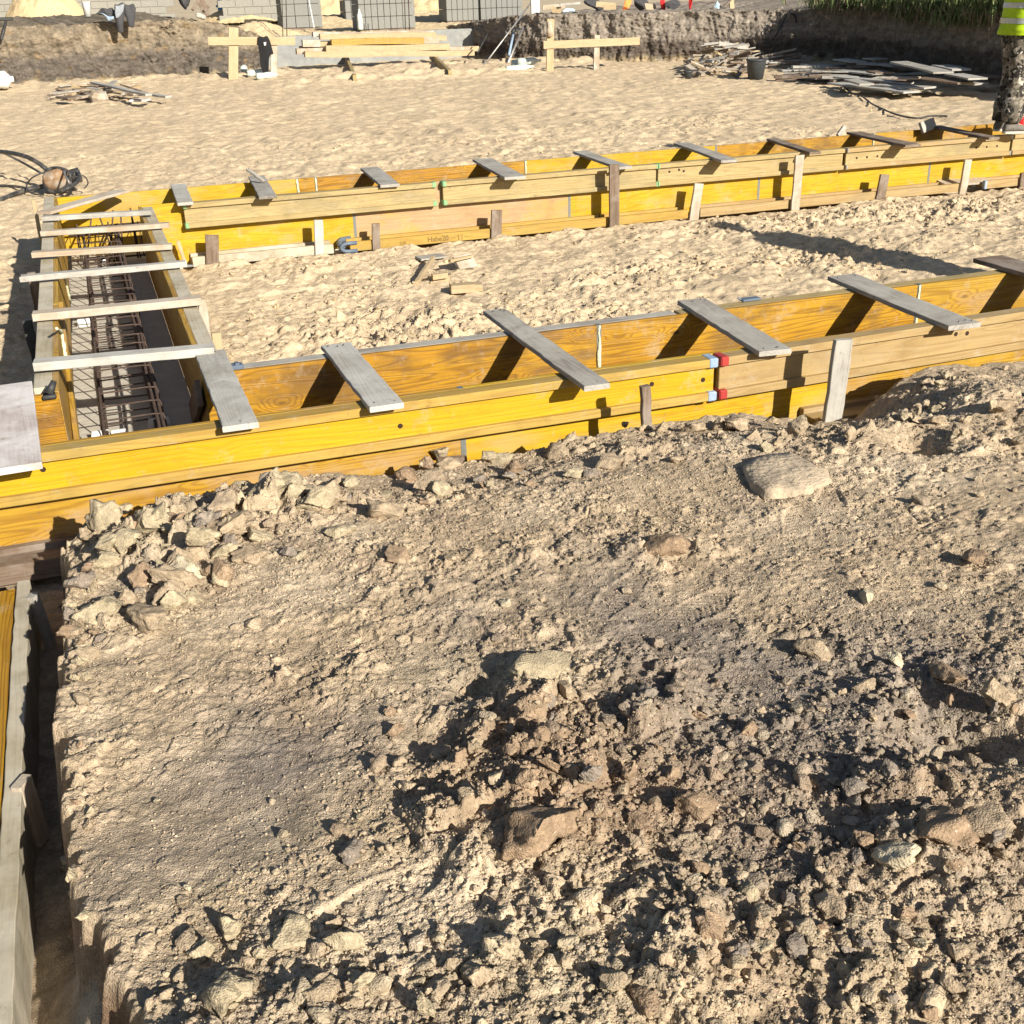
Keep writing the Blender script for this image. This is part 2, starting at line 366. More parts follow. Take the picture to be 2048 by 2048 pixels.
def plank_mesh(L, W, T, seed=0, rag=.003, broken=0., warp=.004):
    """board with its long axis on X, centred, top face at z=+T/2; slightly uneven edges and worn ends"""
    rd = random.Random(seed); n = max(6, int(L/.06)); mb = MB(); ch = min(.0025, T*.2)
    ph = rd.random()*6; vs = []; ring = 8
    e0 = [rd.uniform(-1, 1)*broken for _ in range(4)]; e1 = [rd.uniform(-1, 1)*broken for _ in range(4)]
    for i in range(n+1):
        x = -L/2+L*i/n; bow = warp*math.sin(x*2.3+ph); wl = W/2+rd.uniform(-rag, rag); wr = W/2+rd.uniform(-rag, rag); tz = T/2
        prof = [(-wl+ch, -tz), (wr-ch, -tz), (wr, -tz+ch), (wr, tz-ch), (wr-ch, tz), (-wl+ch, tz), (-wl, tz-ch), (-wl, -tz+ch)]
        for k, (y, z) in enumerate(prof):
            xx = x
            if i in (0, n):
                e = e0 if i == 0 else e1; xx += e[k//2]+(ch if i == 0 else -ch)*(0 if k in (0, 1, 4, 5) else 0)
            vs.append((xx, y, z+bow))
    fs = [(i*ring+k, i*ring+(k+1) % ring, (i+1)*ring+(k+1) % ring, (i+1)*ring+k) for i in range(n) for k in range(ring)]
    fs += [tuple(range(ring))[::-1], tuple(n*ring+k for k in range(ring))]
    mb.add(vs, fs); return mb
_seed = [100]
def board(name, p0, p1, W, T, mat, up=(0, 0, 1), parent=None, broken=0., rag=.003, warp=.004, nails=0):
    """board whose centre line runs from p0 to p1"""
    _seed[0] += 1; p0 = Vector(p0); p1 = Vector(p1); c = (p0+p1)/2; L = (p1-p0).length
    o = plank_mesh(L, W, T, _seed[0], rag, broken, warp).obj(name, M[mat] if isinstance(mat, str) else mat, parent)
    o.matrix_world = frame(c, p1-p0, Vector(up))
    if nails:
        rd = random.Random(_seed[0]); mb = MB()
        for e in (-1, 1):
            for k in range(nails): 
                x = e*(L/2-.03-rd.random()*.03); y = rd.uniform(-.38, .38)*W
                nn = MB().lathe([(0.0001, T/2+.0045), (.0028, T/2+.004), (.003, T/2-.001)], 8, (x, y, warp*0)).obj('nail', M['darksteel'], o); nn.matrix_parent_inverse = Matrix.Identity(4); nn.matrix_basis = Matrix.Identity(4)
    return o
def board4(name, fl, fr, nr, nl, z, T, mat, label, cat='board', group=None, **kw):
    a, b, c, d = [G(*q, z) for q in (fl, fr, nr, nl)]
    p0 = (a+b)/2; p1 = (c+d)/2; W = ((b-a).length+(c-d).length)/2
    ax = (p1-p0).normalized(); W = abs((b-a).cross(ax).z)*.5+abs((c-d).cross(ax).z)*.5
    p0.z = p1.z = z-T/2
    o = board(name, p0, p1, W, T, mat, **kw); tag(o, label, cat, group); return o

# --- I-section timber beam: local X along, top front edge on the X axis, depth +Y, down -Z
def ibeam(P0, P1, lying, flange, webm, label, group=None, caps=(None, None), holes=(), name='formwork_beam'):
    P0 = Vector(P0); P1 = Vector(P1); L = (P1-P0).length
    root = empty(name, frame(P0, P1-P0)); tag(root, label, 'formwork beam', group)
    FW, FH, WT, HH = .08, .04, .030, .20
    def T(b):  # box given in upright coordinates (x0,x1,y0,y1,z0,z1) -> maybe laid on its side
        x0, x1, y0, y1, z0, z1 = b
        if lying:  # beam depth (z) becomes y ; flange width (y) becomes z
            y0, y1, z0, z1 = -z1, -z0, -y1, -y0
        return ((x0+x1)/2, (y0+y1)/2, (z0+z1)/2), (x1-x0, y1-y0, z1-z0)
    def bx(nm, mat, *bs, par=root, ch=.003):
        mb = MB()
        for b in bs:
            c, d = T(b); mb.box(c, d, None, ch)
        o = mb.obj(nm, mat, par); o.matrix_parent_inverse = Matrix.Identity(4); o.matrix_basis = Matrix.Identity(4); return o
    bx('flange', flange, (0, L, 0, FW, -FH, 0)); bx('flange', flange, (0, L, 0, FW, -HH, -HH+FH))
    w = bx('web', webm, (.004, L-.004, FW/2-WT/2, FW/2+WT/2, -HH+FH-.003, -FH+.003))
    for side, cap in enumerate(caps):
        if cap is None: continue
        mat, ln = cap
        for z1 in (0, -HH+FH):
            x0, x1 = (0-.003, ln) if side == 0 else (L-ln, L+.003)
            bx('end_guard', mat, (x0, x1, -.003, FW+.003, z1-FH-.003, z1+.003), ch=.006)
    if holes:
        for hx, hz in holes:
            n = 12; c = Vector((hx, FW/2-WT/2-.0012, -hz)); rr = .0115
            vs = [c]+[c+Vector((math.cos(2*math.pi*k/n), 0, math.sin(2*math.pi*k/n)))*rr for k in range(n)]
            mb = MB(); mb.add(vs, [(0, 1+k, 1+(k+1) % n) for k in range(n)])
            o = mb.obj('bolt_hole', M['hole'], w); o.matrix_parent_inverse = Matrix.Identity(4); o.matrix_basis = Matrix.Identity(4)
    return root
def panel(x0, x1, y0, y1, z0, z1, mat, label, group, rails=(0, 0), foam=False, along='X', rail_side=-1):
    """three-ply sheet; rails = metal edge strips at its two ends"""
    c = Vector(((x0+x1)/2, (y0+y1)/2, (z0+z1)/2))
    if along == 'X': L, T = x1-x0, y1-y0; mw = frame(c, (1, 0, 0))
    else: L, T = y1-y0, x1-x0; mw = frame(c, (0, 1, 0))
    H = z1-z0
    o = MB().box((0, 0, 0), (L-.003, T, H), None, .002).obj('formwork_sheet', M[mat], None, mw=mw)
    tag(o, label, 'formwork sheet', group)
    for s_, on in zip((-1, 1), rails):
        if not on: continue
        m = MB().box((s_*(L/2-.006), 0, 0), (.013, T+.004, H+.002), None, .001)
        e = m.obj('edge_rail', M['metaledge'], o); e.matrix_parent_inverse = Matrix.Identity(4); e.matrix_basis = Matrix.Identity(4)
    if foam:
        m = MB(); rd = random.Random(int(abs(x0)*100)); pts = [(L/2-.001+rd.uniform(-.003, .003), rail_side*(T/2+.004), -H/2+H*k/14) for k in range(15)]
        m.tube(pts, [.005+rd.random()*.007 for _ in pts], 7)
        e = m.obj('foam_seam', M['foam'], o, True); e.matrix_parent_inverse = Matrix.Identity(4); e.matrix_basis = Matrix.Identity(4)
    return o

# ------------------------------------------------------------------ ground
def interp(x, pts):
    xs, ys = zip(*pts); return np.interp(x, xs, ys)
def blobs(x, y, items, z=.42):
    r = np.zeros_like(x)
    for px, py, rad, a in items:
        g = G(px, py, z); r = r+a*np.exp(-((x-g.x)**2+(y-g.y)**2)/(rad*rad)*1.2)
    return r
def tread(x, y, h, px, py, ang, z=.42, depth=.014, L=.29, W=.10, pat=0):
    g = G(px, py, z); ca, sa = math.cos(ang), math.sin(ang)
    u = (x-g.x)*ca+(y-g.y)*sa; v = -(x-g.x)*sa+(y-g.y)*ca
    wv = W/2*(.85+.25*np.cos(u/L*5.0)); e = np.maximum(np.abs(u)/(L/2), np.abs(v)/wv)
    m = 1-sst(.86, 1.04, np.hypot(np.clip(np.abs(u)/(L/2), 0, 2)**3, np.clip(np.abs(v)/wv, 0, 2)**3)**.4)
    if pat == 0: p = np.sin((u+np.abs(v)*.9)*2*math.pi/.024)
    elif pat == 1: p = np.sin(u*2*math.pi/.020)*np.sign(np.sin(v*2*math.pi/.05)+.4)
    else: p = np.sin(np.hypot(u-.10, v)*2*math.pi/.019)
    lip = np.exp(-((e-1.12)/.12)**2)*.005
    fl_ = np.mean(h[m > .5]) if (m > .5).any() else 0
    return h*(1-.8*m)+.8*m*fl_+m*(-depth+.0024*p)*(.5+.5*noise(u*22, v*22, 5)**2*4).clip(0, 1)+lip*.5*(m > -1)
XE = [(-5.5, -.35), (-3.7, -.52), (-3.05, -.59), (-2.84, -.62), (-2.7, -.645), (-2.52, -.70), (-2.4, -.74), (-1.9, -.755), (-1.2, -.75), (-.9, -.735), (-.6, -.745), (-.42, -.725), (-.25, -.64)]
def mound(x, y, detail=True):
    wx = x+.035*fbm(x*4, y*4, 3, 5); wy = y+.035*fbm(x*4, y*4, 3, 9)
    xe = interp(y, XE)+.034*noise(y*5, y*0+3, 2)+.024*noise(y*15, y*0+8, 3)+.012*noise(y*41, x*9, 4)
    rim = interp(x, [(-1, -.36), (-.4, -.34), (0, -.30), (.6, -.28), (1, -.27), (2.2, -.26), (2.6, -.22), (4.5, -.22)])+.05*noise(x*2.7, x*0, 7)+.03*noise(x*9, x*0, 8)
    rz = interp(x, [(-1, .25), (-.7, .30), (-.45, .345), (0, .365), (.4, .32), (1, .28), (1.25, .33), (2.05, .32), (2.35, .25), (2.5, .19), (2.75, .20), (2.95, .34), (3.15, .38), (3.6, .34), (4.5, .34)])
    pz = .40+.02*fbm(x*.7, y*.7, 2, 31)+.03*sst(-2.2, -3.2, y)+interp(x, [(-1, 0), (1.2, 0), (2.2, .03), (4, .05)])
    pz = pz+blobs(x, y, [(950, 1355, .075, -.075), (860, 1460, .09, -.045), (1935, 1470, .15, -.14), (1080, 1350, .13, .03), (1150, 1500, .28, .02), (1000, 1640, .14, .03),
                         (1835, 885, .11, -.12), (1790, 790, .12, .07), (1960, 800, .2, .10), (1500, 1300, .3, -.03), (2000, 1600, .25, .06), (1990, 1400, .12, .06), (500, 1560, .4, -.02), (330, 1080, .18, .04), (600, 1000, .2, .02), (540, 985, .1, .03),
                         (1290, 870, .18, .03), (1500, 860, .15, .05), (400, 1900, .15, -.03), (1300, 1950, .4, .0), (2040, 900, .1, -.05), (1120, 900, .15, .04)])
    t = sst(0, .75, rim-y)
    h = rz*(1-t)+pz*t
    fall = sst(0, .20, y-rim)
    h = h*(1-fall)+(.02+.3*rz)*fall
    smooth = np.clip(blobs(x, y, [(440, 1560, .30, 1.1), (560, 1640, .2, .8), (620, 1170, .15, .8), (700, 1060, .12, .5), (1060, 1030, .13, .8), (1200, 1180, .2, .6), (1530, 1330, .2, .7), (1600, 1080, .3, .5), (1700, 960, .2, .4),
                               (760, 1770, .14, .8), (830, 1830, .14, .5), (250, 1700, .15, .9), (560, 1270, .15, .5), (1480, 1700, .16, .7), (1800, 1240, .2, .5), (350, 1200, .1, -.6), (1450, 1480, .2, .3), (240, 1150, .08, .8)]), 0, 1)
    rough = np.clip(.44+.45*fbm(x*1.7, y*1.7, 3, 77)+blobs(x, y, [(300, 1060, .3, .6), (550, 1000, .3, .6), (800, 980, .25, .4), (1150, 1450, .35, .7), (1000, 1650, .25, .5), (1900, 800, .28, .5), (2030, 900, .2, .4), (1500, 1900, .5, .42), (700, 1950, .4, .3), (1800, 1650, .4, .3), (1750, 1400, .3, .3), (250, 1250, .14, .5), (180, 1400, .08, .3)]), 0, 1.3)*(1-.93*smooth)
    h = h+.012*fbm(x*3, y*3, 3, 41)
    big = domes(wx*4.3, wy*4.3, 11, .55)/4.3; md = domes(wx*11+3, wy*11, 21, .7)/11
    hm = np.clip(blobs(x, y, [(300, 1060, .26, 1.0), (520, 1010, .26, 1.0), (250, 1230, .12, .9), (820, 990, .25, .6), (1150, 1450, .25, .5), (1850, 1600, .25, .5)]), 0, 1)
    wa = x+.026*fbm(x*9, y*9, 4, 15); wb = y+.026*fbm(x*9, y*9, 4, 16)
    h = h+rough*(.20*big*sst(.5, 1.0, rough)+.16*md)+(.30+.62*hm)*chunks(wa*6.2, wb*6.2, 111, .42)/6.2*sst(.4, .9, rough)+(.40+.25*hm)*chunks(wa*12.5+4, wb*12.5, 121, .45)/12.5*sst(.2, .7, rough)
    if detail:
        w2 = x+.009*fbm(x*26, y*26, 3, 51); w3 = y+.009*fbm(x*26, y*26, 3, 52)
        r2 = np.clip(.16+rough, 0, 1)
        h = h+r2*.52*chunks(w2*26, w3*26, 131, .45)/26+r2*.66*chunks(w2*55, w3*55, 141, .5)/55+np.clip(.4+rough, 0, 1)*.35*chunks(x*100, y*100, 151, .55)/100
        h = h+r2*.25*domes(w2*38, w3*38, 61, .35)/38
        f1, f2, rid = cells(wx*7+.25*fbm(x*14, y*14, 3, 84), wy*7+.25*fbm(x*14, y*14, 3, 85), 81); ck = 1-sst(.0, .035, f2-f1)
        ckm = sst(.0, .35, fbm(x*1.6, y*1.6, 2, 86)); h = h-.020*ck*ckm
        h = h+.003*fbm(x*30, y*30, 3, 91)*(.4+r2)
        for a in ((775, 1785, .25, 2, .012), (880, 1840, -.9, 1, .004), (340, 1900, .9, 1, .005), (1600, 1030, .9, 0, .004), (640, 1180, -.5, 0, .004), (1660, 1010, 1.0, 1, .006), (1240, 1180, .7, 1, .004), (1950, 1010, -.9, 1, .005), (1400, 1200, .4, 0, .003)):
            h = tread(x, y, h, a[0], a[1], a[2], pat=a[3], depth=a[4])
    # vertical cut on the left, towards the trench
    cut = sst(-.030, .02, x-xe+.008*fbm(x*24, y*24, 3, 18))
    fl = .0+.02*fbm(x*5, y*5, 3, 14)+.24*sst(-2.1, -2.5, y)*sst(-.90, -.68, x)
    h = fl*(1-cut)+h*cut+np.where((cut > .02) & (cut < .98), .0, 0)
    return h, rough, smooth, cut
xs = np.concatenate([np.arange(-1.75, -.95, .02), np.arange(-.95, 1.9, .004), np.arange(1.9, 4.3, .0075)])
ys = np.concatenate([np.arange(-4.6, -3.5, .02), np.arange(-3.5, -1.7, .0038), np.arange(-1.7, -.02, .0052)])
Xg, Yg = np.meshgrid(xs, ys); Hm, Rm, Sm, Cm = mound(Xg, Yg)
def soilcolor(x, y, rough, smooth, cut):
    tan = np.array([.70, .545, .375]); grey = np.array([.36, .305, .26]); brown = np.array([.47, .325, .215]); yel = np.array([.71, .585, .40]); dust = np.array([.90, .73, .53]); dk = np.array([.30, .19, .12])
    g = np.clip(blobs(x, y, [(1150, 1120, .25, .4), (1600, 1370, .42, 1.1), (1450, 1480, .3, .8), (480, 1560, .32, .55), (250, 1160, .12, .8), (1250, 1180, .28, .6), (1300, 1300, .3, .5), (1900, 1300, .3, .6), (300, 1720, .2, .5), (1500, 1720, .25, .7), (950, 1240, .2, .4), (500, 1380, .12, .5), (1700, 1480, .2, .9), (2000, 1900, .3, .4), (600, 1500, .2, .3)])+.45*fbm(x*2.2, y*2.2, 4, 301), 0, 1)
    b = np.clip(blobs(x, y, [(1150, 1560, .3, .7), (1300, 1600, .25, .7), (980, 1640, .2, .5), (1900, 1650, .3, .5), (1000, 1480, .2, .5), (1500, 1900, .3, .4), (760, 1130, .1, .5), (1050, 1400, .15, .2), (1600, 1150, .1, .5)])+.35*fbm(x*3+9, y*3, 4, 311)-.05, 0, 1)
    yl = np.clip(blobs(x, y, [(350, 1100, .3, .6), (540, 980, .2, .6), (900, 1350, .2, .4), (700, 1900, .5, .5), (1400, 1950, .6, .5), (1100, 1340, .15, .6)])+.4*fbm(x*4, y*4+7, 4, 321), 0, 1)
    c = np.ones(x.shape+(3,))*tan
    for m, k in ((yl*.8, yel), (g*.85, grey), (b*.75, brown)): c = c*(1-m[..., None])+k*m[..., None]
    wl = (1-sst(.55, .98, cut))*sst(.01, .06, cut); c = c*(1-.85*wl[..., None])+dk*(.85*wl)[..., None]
    ds = np.clip(blobs(x, y, [(640, 1150, .2, .8), (1050, 1020, .13, 1.), (700, 1060, .12, .8), (430, 1220, .13, .6), (1600, 1050, .3, .7), (1780, 950, .3, .8), (1900, 800, .3, .9), (760, 1850, .22, .8), (350, 1490, .12, .7), (500, 1610, .1, .8), (850, 1790, .15, .8), (200, 1420, .1, .6), (1500, 880, .2, .6), (1200, 900, .2, .4), (1130, 1940, .3, .3)])+.5*fbm(x*2.6+4, y*2.6, 4, 341)-.05, 0, 1)
    c = c*(1-.8*ds[..., None])+dust*(.8*ds)[..., None]
    c = c*.86*(1+.20*fbm(x*14, y*14, 4, 331))[..., None]
    return np.clip(c, .02, .9)
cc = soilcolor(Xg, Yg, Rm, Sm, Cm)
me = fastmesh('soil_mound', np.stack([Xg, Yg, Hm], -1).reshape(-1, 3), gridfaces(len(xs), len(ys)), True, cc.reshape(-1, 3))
me.materials.append(M['soil']); tag(link(bpy.data.objects.new('soil_mound', me)), kind='structure')
def mh(x, y):
    """height of the mound at points (nearest sample)"""
    i = np.clip(np.searchsorted(xs, x), 0, len(xs)-1); j = np.clip(np.searchsorted(ys, y), 0, len(ys)-1); return Hm[j, i]
def soilcol_at(x, y):
    i = np.clip(np.searchsorted(xs, x), 0, len(xs)-1); j = np.clip(np.searchsorted(ys, y), 0, len(ys)-1); return cc[j, i]
# pit floor
FY0, FY1 = 5.566, 6.46
def sandh(x, y):
    wx = x+.05*fbm(x*3, y*3, 2, 401); wy = y+.05*fbm(x*3, y*3, 2, 402)
    h = .018*fbm(x*1.1, y*1.1, 2, 403)
    dist = np.clip(.22+.9*fbm(x*.55, y*1.0, 4, 404), 0, 1)
    near = sst(2.2, 0, np.abs(y-3.6))*.25+sst(1.2, .1, np.abs(y-7.6-.0*x))*.8*sst(4.5, 7.5, x)+sst(.9, .1, np.abs(y-4.9))*.5*sst(3, 5, x)
    near = near+np.exp(-((x-1.3)**2/.5+(y-2.9)**2/.25))*.9+sst(.55, 0, np.abs(y-10.6-.25*x+.1*noise(x, y, 5)))*.35*sst(3, 6, x)
    r = np.clip(dist*.7+near, 0, 1.2)
    h = h+.026*fbm(wx*3.2, wy*3.2, 4, 405, .55)*(.6+.6*r)
    # heel marks and scuffs
    ft = np.clip(.45+1.3*fbm(x*.6+3, y*.7, 3, 419), 0, 1)
    h = h-.050*domes(wx*2.3, wy*3.0, 411, .75)*ft-.020*domes(wx*5.2+7, wy*4.1, 418, .5)*(1-ft)+.016*domes(wx*5.5+2, wy*5.5, 412, .6)
    h = h+r*r*(.32*domes(wx*9, wy*9, 413, .7)/9+.8*chunks(wx*14, wy*14, 434, .5)/14+.8*chunks(x*30+.3*fbm(x*30, y*30, 2, 4), y*30, 414, .55)/30+.8*domes(x*45, y*45, 415, .6)/45)
    h = h+.010*np.abs(fbm(x*9, y*9, 3, 417))*(.3+r)
    # caterpillar row of marks seen left of centre
    row = np.exp(-((y-(14.2-.15*x))/.16)**2)*sst(1.5, 2.5, x)*sst(8, 7, x)
    h = h+.035*row*np.sin(x*2*math.pi/.42)
    h = h-.035*domes(x*3.7+5, y*2.9, 441, .6)*sst(6, 8, y)+.012*fbm(x*7, y*7, 3, 442)
    pile = .16*np.exp(-((x-5.2)**2/1.2+(y-24.4)**2/.5))+.16*np.exp(-((x-7.6)**2/2+(y-24.4)**2/.5))+.14*np.exp(-((x-9.6)**2/.6+(y-24.6)**2/.5))+.10*np.exp(-((y-28.0)/.7)**2)+.12*np.exp(-((x-12.5)/.6)**2-((y-26.2)/.5)**2)
    h = h+pile*(1+.6*fbm(x*2, y*2, 3, 421))
    # keep clear of the formwork strips
    for (a0, a1, b0, b1) in ((-9, 14, -.2, .86), (-.83, -.01, .8, 5.7), (-.8, 14, 5.44, 6.44)):
        ins = sst(-.06, .0, np.minimum(np.minimum(x-a0, a1-x), np.minimum(y-b0, b1-y)))
        h = h*(1-ins)-.05*ins
    h = h+.02*sst(.0, .12, .18-np.abs(y-1.0))*(y > .86)
    return h, r
def sandpatch(nm, xs_, ys_, mat='sand'):
    X, Y = np.meshgrid(xs_, ys_); H, r = sandh(X, Y)
    a = np.array([.80, .635, .43]); b = np.array([.70, .55, .37]); c = np.array([.64, .495, .33])
    m = np.clip(.5+.6*fbm(X*.8, Y*.8, 4, 431), 0, 1)[..., None]; k = (np.clip(r-.35, 0, 1)*.6)[..., None]
    C = (a*(1-m)+b*m)*(1-k)+c*k; C = C*(1+.06*fbm(X*6, Y*6, 3, 432))[..., None]
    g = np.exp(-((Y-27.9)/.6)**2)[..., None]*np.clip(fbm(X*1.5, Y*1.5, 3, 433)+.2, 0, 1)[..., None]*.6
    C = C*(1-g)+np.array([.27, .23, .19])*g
    m_ = fastmesh(nm, np.stack([X, Y, H], -1).reshape(-1, 3), gridfaces(len(xs_), len(ys_)), True, C.reshape(-1, 3)); m_.materials.append(M[mat])
    return tag(link(bpy.data.objects.new(nm, m_)), kind='structure')
sandpatch('sand_floor', np.concatenate([np.arange(-3.5, 9.5, .0125)]), np.arange(-.03, 6.0, .012))
sandpatch('sand_floor', np.concatenate([np.arange(-3.5, 9.5, .018), np.arange(9.5, 13, .05)]), np.concatenate([np.arange(6.0, 9.5, .016), np.arange(9.5, 13.5, .03)]))
sandpatch('sand_floor', np.arange(-6, 24, .045), np.concatenate([np.arange(13.5, 20, .045), np.arange(20, 33, .06)]))
sandpatch('sand_floor', np.arange(9.45, 22, .06), np.arange(-3, 13.55, .05))
sandpatch('sand_floor', np.arange(-14, -3.4, .08), np.arange(-5, 33, .08))
# the wide ground far round the excavation (its own level: 1.25 m above the pit floor)
def widesheet():
    mb = MB(); z = .38
    ring = [(-500, -500), (500, -500), (500, 900), (-500, 900)]; hole = [(-13.9, -11.9), (21.9, -11.9), (21.9, 43.5), (-13.9, 43.5)]
    v = [(x, y, z) for x, y in ring]+[(x, y, z if y > 0 or True else 0) for x, y in hole]
    mb.add(v, [(i, (i+1) % 4, 4+(i+1) % 4, 4+i) for i in range(4)])
    o = mb.obj('ground', M['sandflat']); return tag(o, kind='structure')
M['sandflat'] = plain('far_dry_ground', (.50, .40, .26), 1, 0, .2, 1.2, .6, .05, c2=(.36, .31, .24))
widesheet()
# the plain soil sheet under and behind the photographer
xs2 = np.arange(-14, 22, .12); ys2 = np.arange(-12, -.6, .12); X2, Y2 = np.meshgrid(xs2, ys2)
inn = (X2 > -1.65) & (X2 < 4.2) & (Y2 > -4.5)
H2 = .42+.03*fbm(X2*1.5, Y2*1.5, 3, 61); H2 = np.where(inn, -.12, H2); H2 = np.where((X2 < -.6) & (Y2 > -6), -.06, H2)
m2 = fastmesh('ground', np.stack([X2, Y2, H2], -1).reshape(-1, 3), gridfaces(len(xs2), len(ys2)), True, np.ones((X2.size, 3))*np.array([.52, .42, .29])); m2.materials.append(M['soil'])
tag(link(bpy.data.objects.new('ground', m2)), kind='structure')
# lean concrete under the strips
mb = MB(); mb.box((2.5, .43, -.02), (15, .62, .06)); mb.box((-.42, 3.2, -.018), (.62, 4.8, .06)); mb.box((4.5, 6.04, -.022), (10.4, .74, .06))
tag(mb.obj('concrete_blinding', M['concrete']), kind='structure')

# excavated bank: a swept sheet, base -> lip -> back over the plateau
def bankmesh(nm, path, top, seed, colors, lean=.18, n=None, back=13.0):
    P = np.array(path, float); d = np.hypot(*np.diff(P[:, :2], axis=0).T); s = np.concatenate([[0], np.cumsum(d)]); Lt = s[-1]
    S = np.arange(0, Lt, .03); px_ = np.interp(S, s, P[:, 0]); py_ = np.interp(S, s, P[:, 1]); tp = np.interp(S, s, [t for t in top])
    for _ in range(12):
        px_[1:-1] = (px_[:-2]+px_[1:-1]*2+px_[2:])/4; py_[1:-1] = (py_[:-2]+py_[1:-1]*2+py_[2:])/4
    tx = np.gradient(px_); ty = np.gradient(py_); l = np.hypot(tx, ty); nx, ny = ty/l, -tx/l   # outward (towards the pit)
    v = np.concatenate([np.linspace(0, 1, 70), 1+np.linspace(.02, 1, 22)**2])
    Sg, Vg = np.meshgrid(S, v); up = np.clip(Vg, 0, 1); bk = np.clip(Vg-1, 0, 1)
    z = -.08+(tp[None, :]+.08)*up
    off = -lean*up-back*bk
    rg = .10*fbm(Sg*.9, z*1.3, 3, seed)+.036*fbm(Sg*3, z*4, 5, seed+1, .6)+.026*fbm(Sg*14, z*18, 4, seed+3)+.03*fbm(Sg*5, z*1.2, 3, seed+13)
    vr = fbm(Sg*2.2+.6*z, z*.5, 4, seed+31, .6); rg = rg+.05*vr+.03*np.abs(fbm(Sg*7, z*9, 4, seed+33, .6))
    f1, f2, rid = cells(Sg*.33+.15*fbm(Sg*2, z*2, 3, seed+6), z*.35+.1*fbm(Sg*1.5, z*2, 3, seed+7), seed+5); rg = rg-.10*(1-sst(0, .018, f2-f1))*(1.0 if seed < 520 else .0)*sst(.1, .4, up)
    off = off+rg*np.where(bk > 0, np.exp(-bk*30), 1)+.10*(1-sst(0, .12, up))*(.6+.9*fbm(Sg*2.3, z, 3, seed+9))
    z = z+np.where(bk > 0, .05*fbm(Sg*2, bk*30, 3, seed+4)*1.0, .0)+.03*fbm(Sg*6, z*6, 3, seed+8)*sst(.85, 1, up)
    X = px_[None, :]+nx[None, :]*off; Y = py_[None, :]+ny[None, :]*off
    C = colors(Sg, z/np.maximum(tp[None, :], .1), seed)*(1+.30*fbm(Sg*4, z*7, 5, seed+41, .65)+.12*fbm(Sg*1.2, z*14, 3, seed+42))[..., None]
    m_ = fastmesh(nm, np.stack([X, Y, z], -1).reshape(-1, 3), gridfaces(len(S), len(v)), True, C.reshape(-1, 3)); m_.materials.append(M['bank'])
    return tag(link(bpy.data.objects.new(nm, m_)), kind='structure')
def colL(S, t, sd):
    a = np.array([.285, .232, .168]); b = np.array([.15, .127, .106]); c = np.array([.42, .33, .21])
    k = (1-sst(.42, .56, t+.06*fbm(S*.8, t*2, 3, sd+20)))[..., None]; C = a*(1-k)+b*k
    g = np.clip(fbm(S*1.2, t*3, 3, sd+21)*.7, 0, .6)[..., None]; C = C*(1-g)+np.array([.20, .17, .14])*g
    s = (1-sst(.0, .10, t+.12*fbm(S*2.5, t*2, 3, sd+22)))[..., None]; C = C*(1-s)+c*s
    o = np.clip(fbm(S*2.5, t*5, 2, sd+23)-.45, 0, 1)[..., None]; return C*(1-o)+np.array([.34, .21, .08])*o
def colR(S, t, sd):
    a = np.array([.34, .29, .24]); b = np.array([.15, .122, .10]); c = np.array([.42, .33, .21])
    k = (1-sst(.36, .5, t+.08*fbm(S*.8, t*2, 3, sd+20)))[..., None]; C = a*(1-k)+b*k
    s = (1-sst(.0, .14, t+.10*fbm(S*2, t, 3, sd+22)))[..., None]; C = C*(1-s)+c*s
    o = np.clip(fbm(S*2.5, t*5, 2, sd+23)-.3, 0, .6)[..., None]; return C*(1-o)+np.array([.32, .28, .24])*o
lp = [(-14, 26.5), (-6, 28.2), (-2.1, 28.7), (1, 28.9), (2.6, 28.9), (3.6, 29.1), (4.3, 29.9), (4.9, 31.5), (5.2, 34)]
bankmesh('excavated_bank', lp, [1.35, 1.35, 1.38, 1.38, 1.38, 1.25, 1.1, .85, .8], 500, colL)
rp = [(10.9, 34), (11.0, 31), (11.3, 29.0), (11.8, 27.9), (14, 26.0), (16.2, 24.4), (17.3, 23.4), (17.7, 22.2), (17.3, 20.2), (15.9, 14.5), (15.2, 11), (14.6, 6), (14.6, -6)]
bankmesh('excavated_bank', rp, [.8, 1.0, 1.15, 1.2, 1.2, 1.2, 1.2, 1.25, 1.4, 1.5, 1.5, 1.4, 1.3], 540, colR)
# sandy shelf behind the low concrete wall
X, Y = np.meshgrid(np.arange(3.5, 13.5, .06), np.arange(31.6, 44, .08))
H = .74+.05*fbm(X*1.3, Y*1.3, 4, 601)+.03*fbm(X*5, Y*5, 3, 602)+.42*np.exp(-((X-5.0)**2/.9+(Y-33.5)**2/1.2))+.45*sst(6.5, 8.5, X)*sst(9.6, 8.6, X)*sst(36, 39, Y)*0+.3*sst(40, 44, Y)
C = np.ones(X.shape+(3,))*np.array([.80, .63, .39])*(1+.12*fbm(X*2, Y*2, 3, 603))[..., None]
m_ = fastmesh('sand_shelf', np.stack([X, Y, H], -1).reshape(-1, 3), gridfaces(X.shape[1], X.shape[0]), True, C.reshape(-1, 3)); m_.materials.append(M['sand'])
tag(link(bpy.data.objects.new('sand_shelf', m_)), kind='structure')

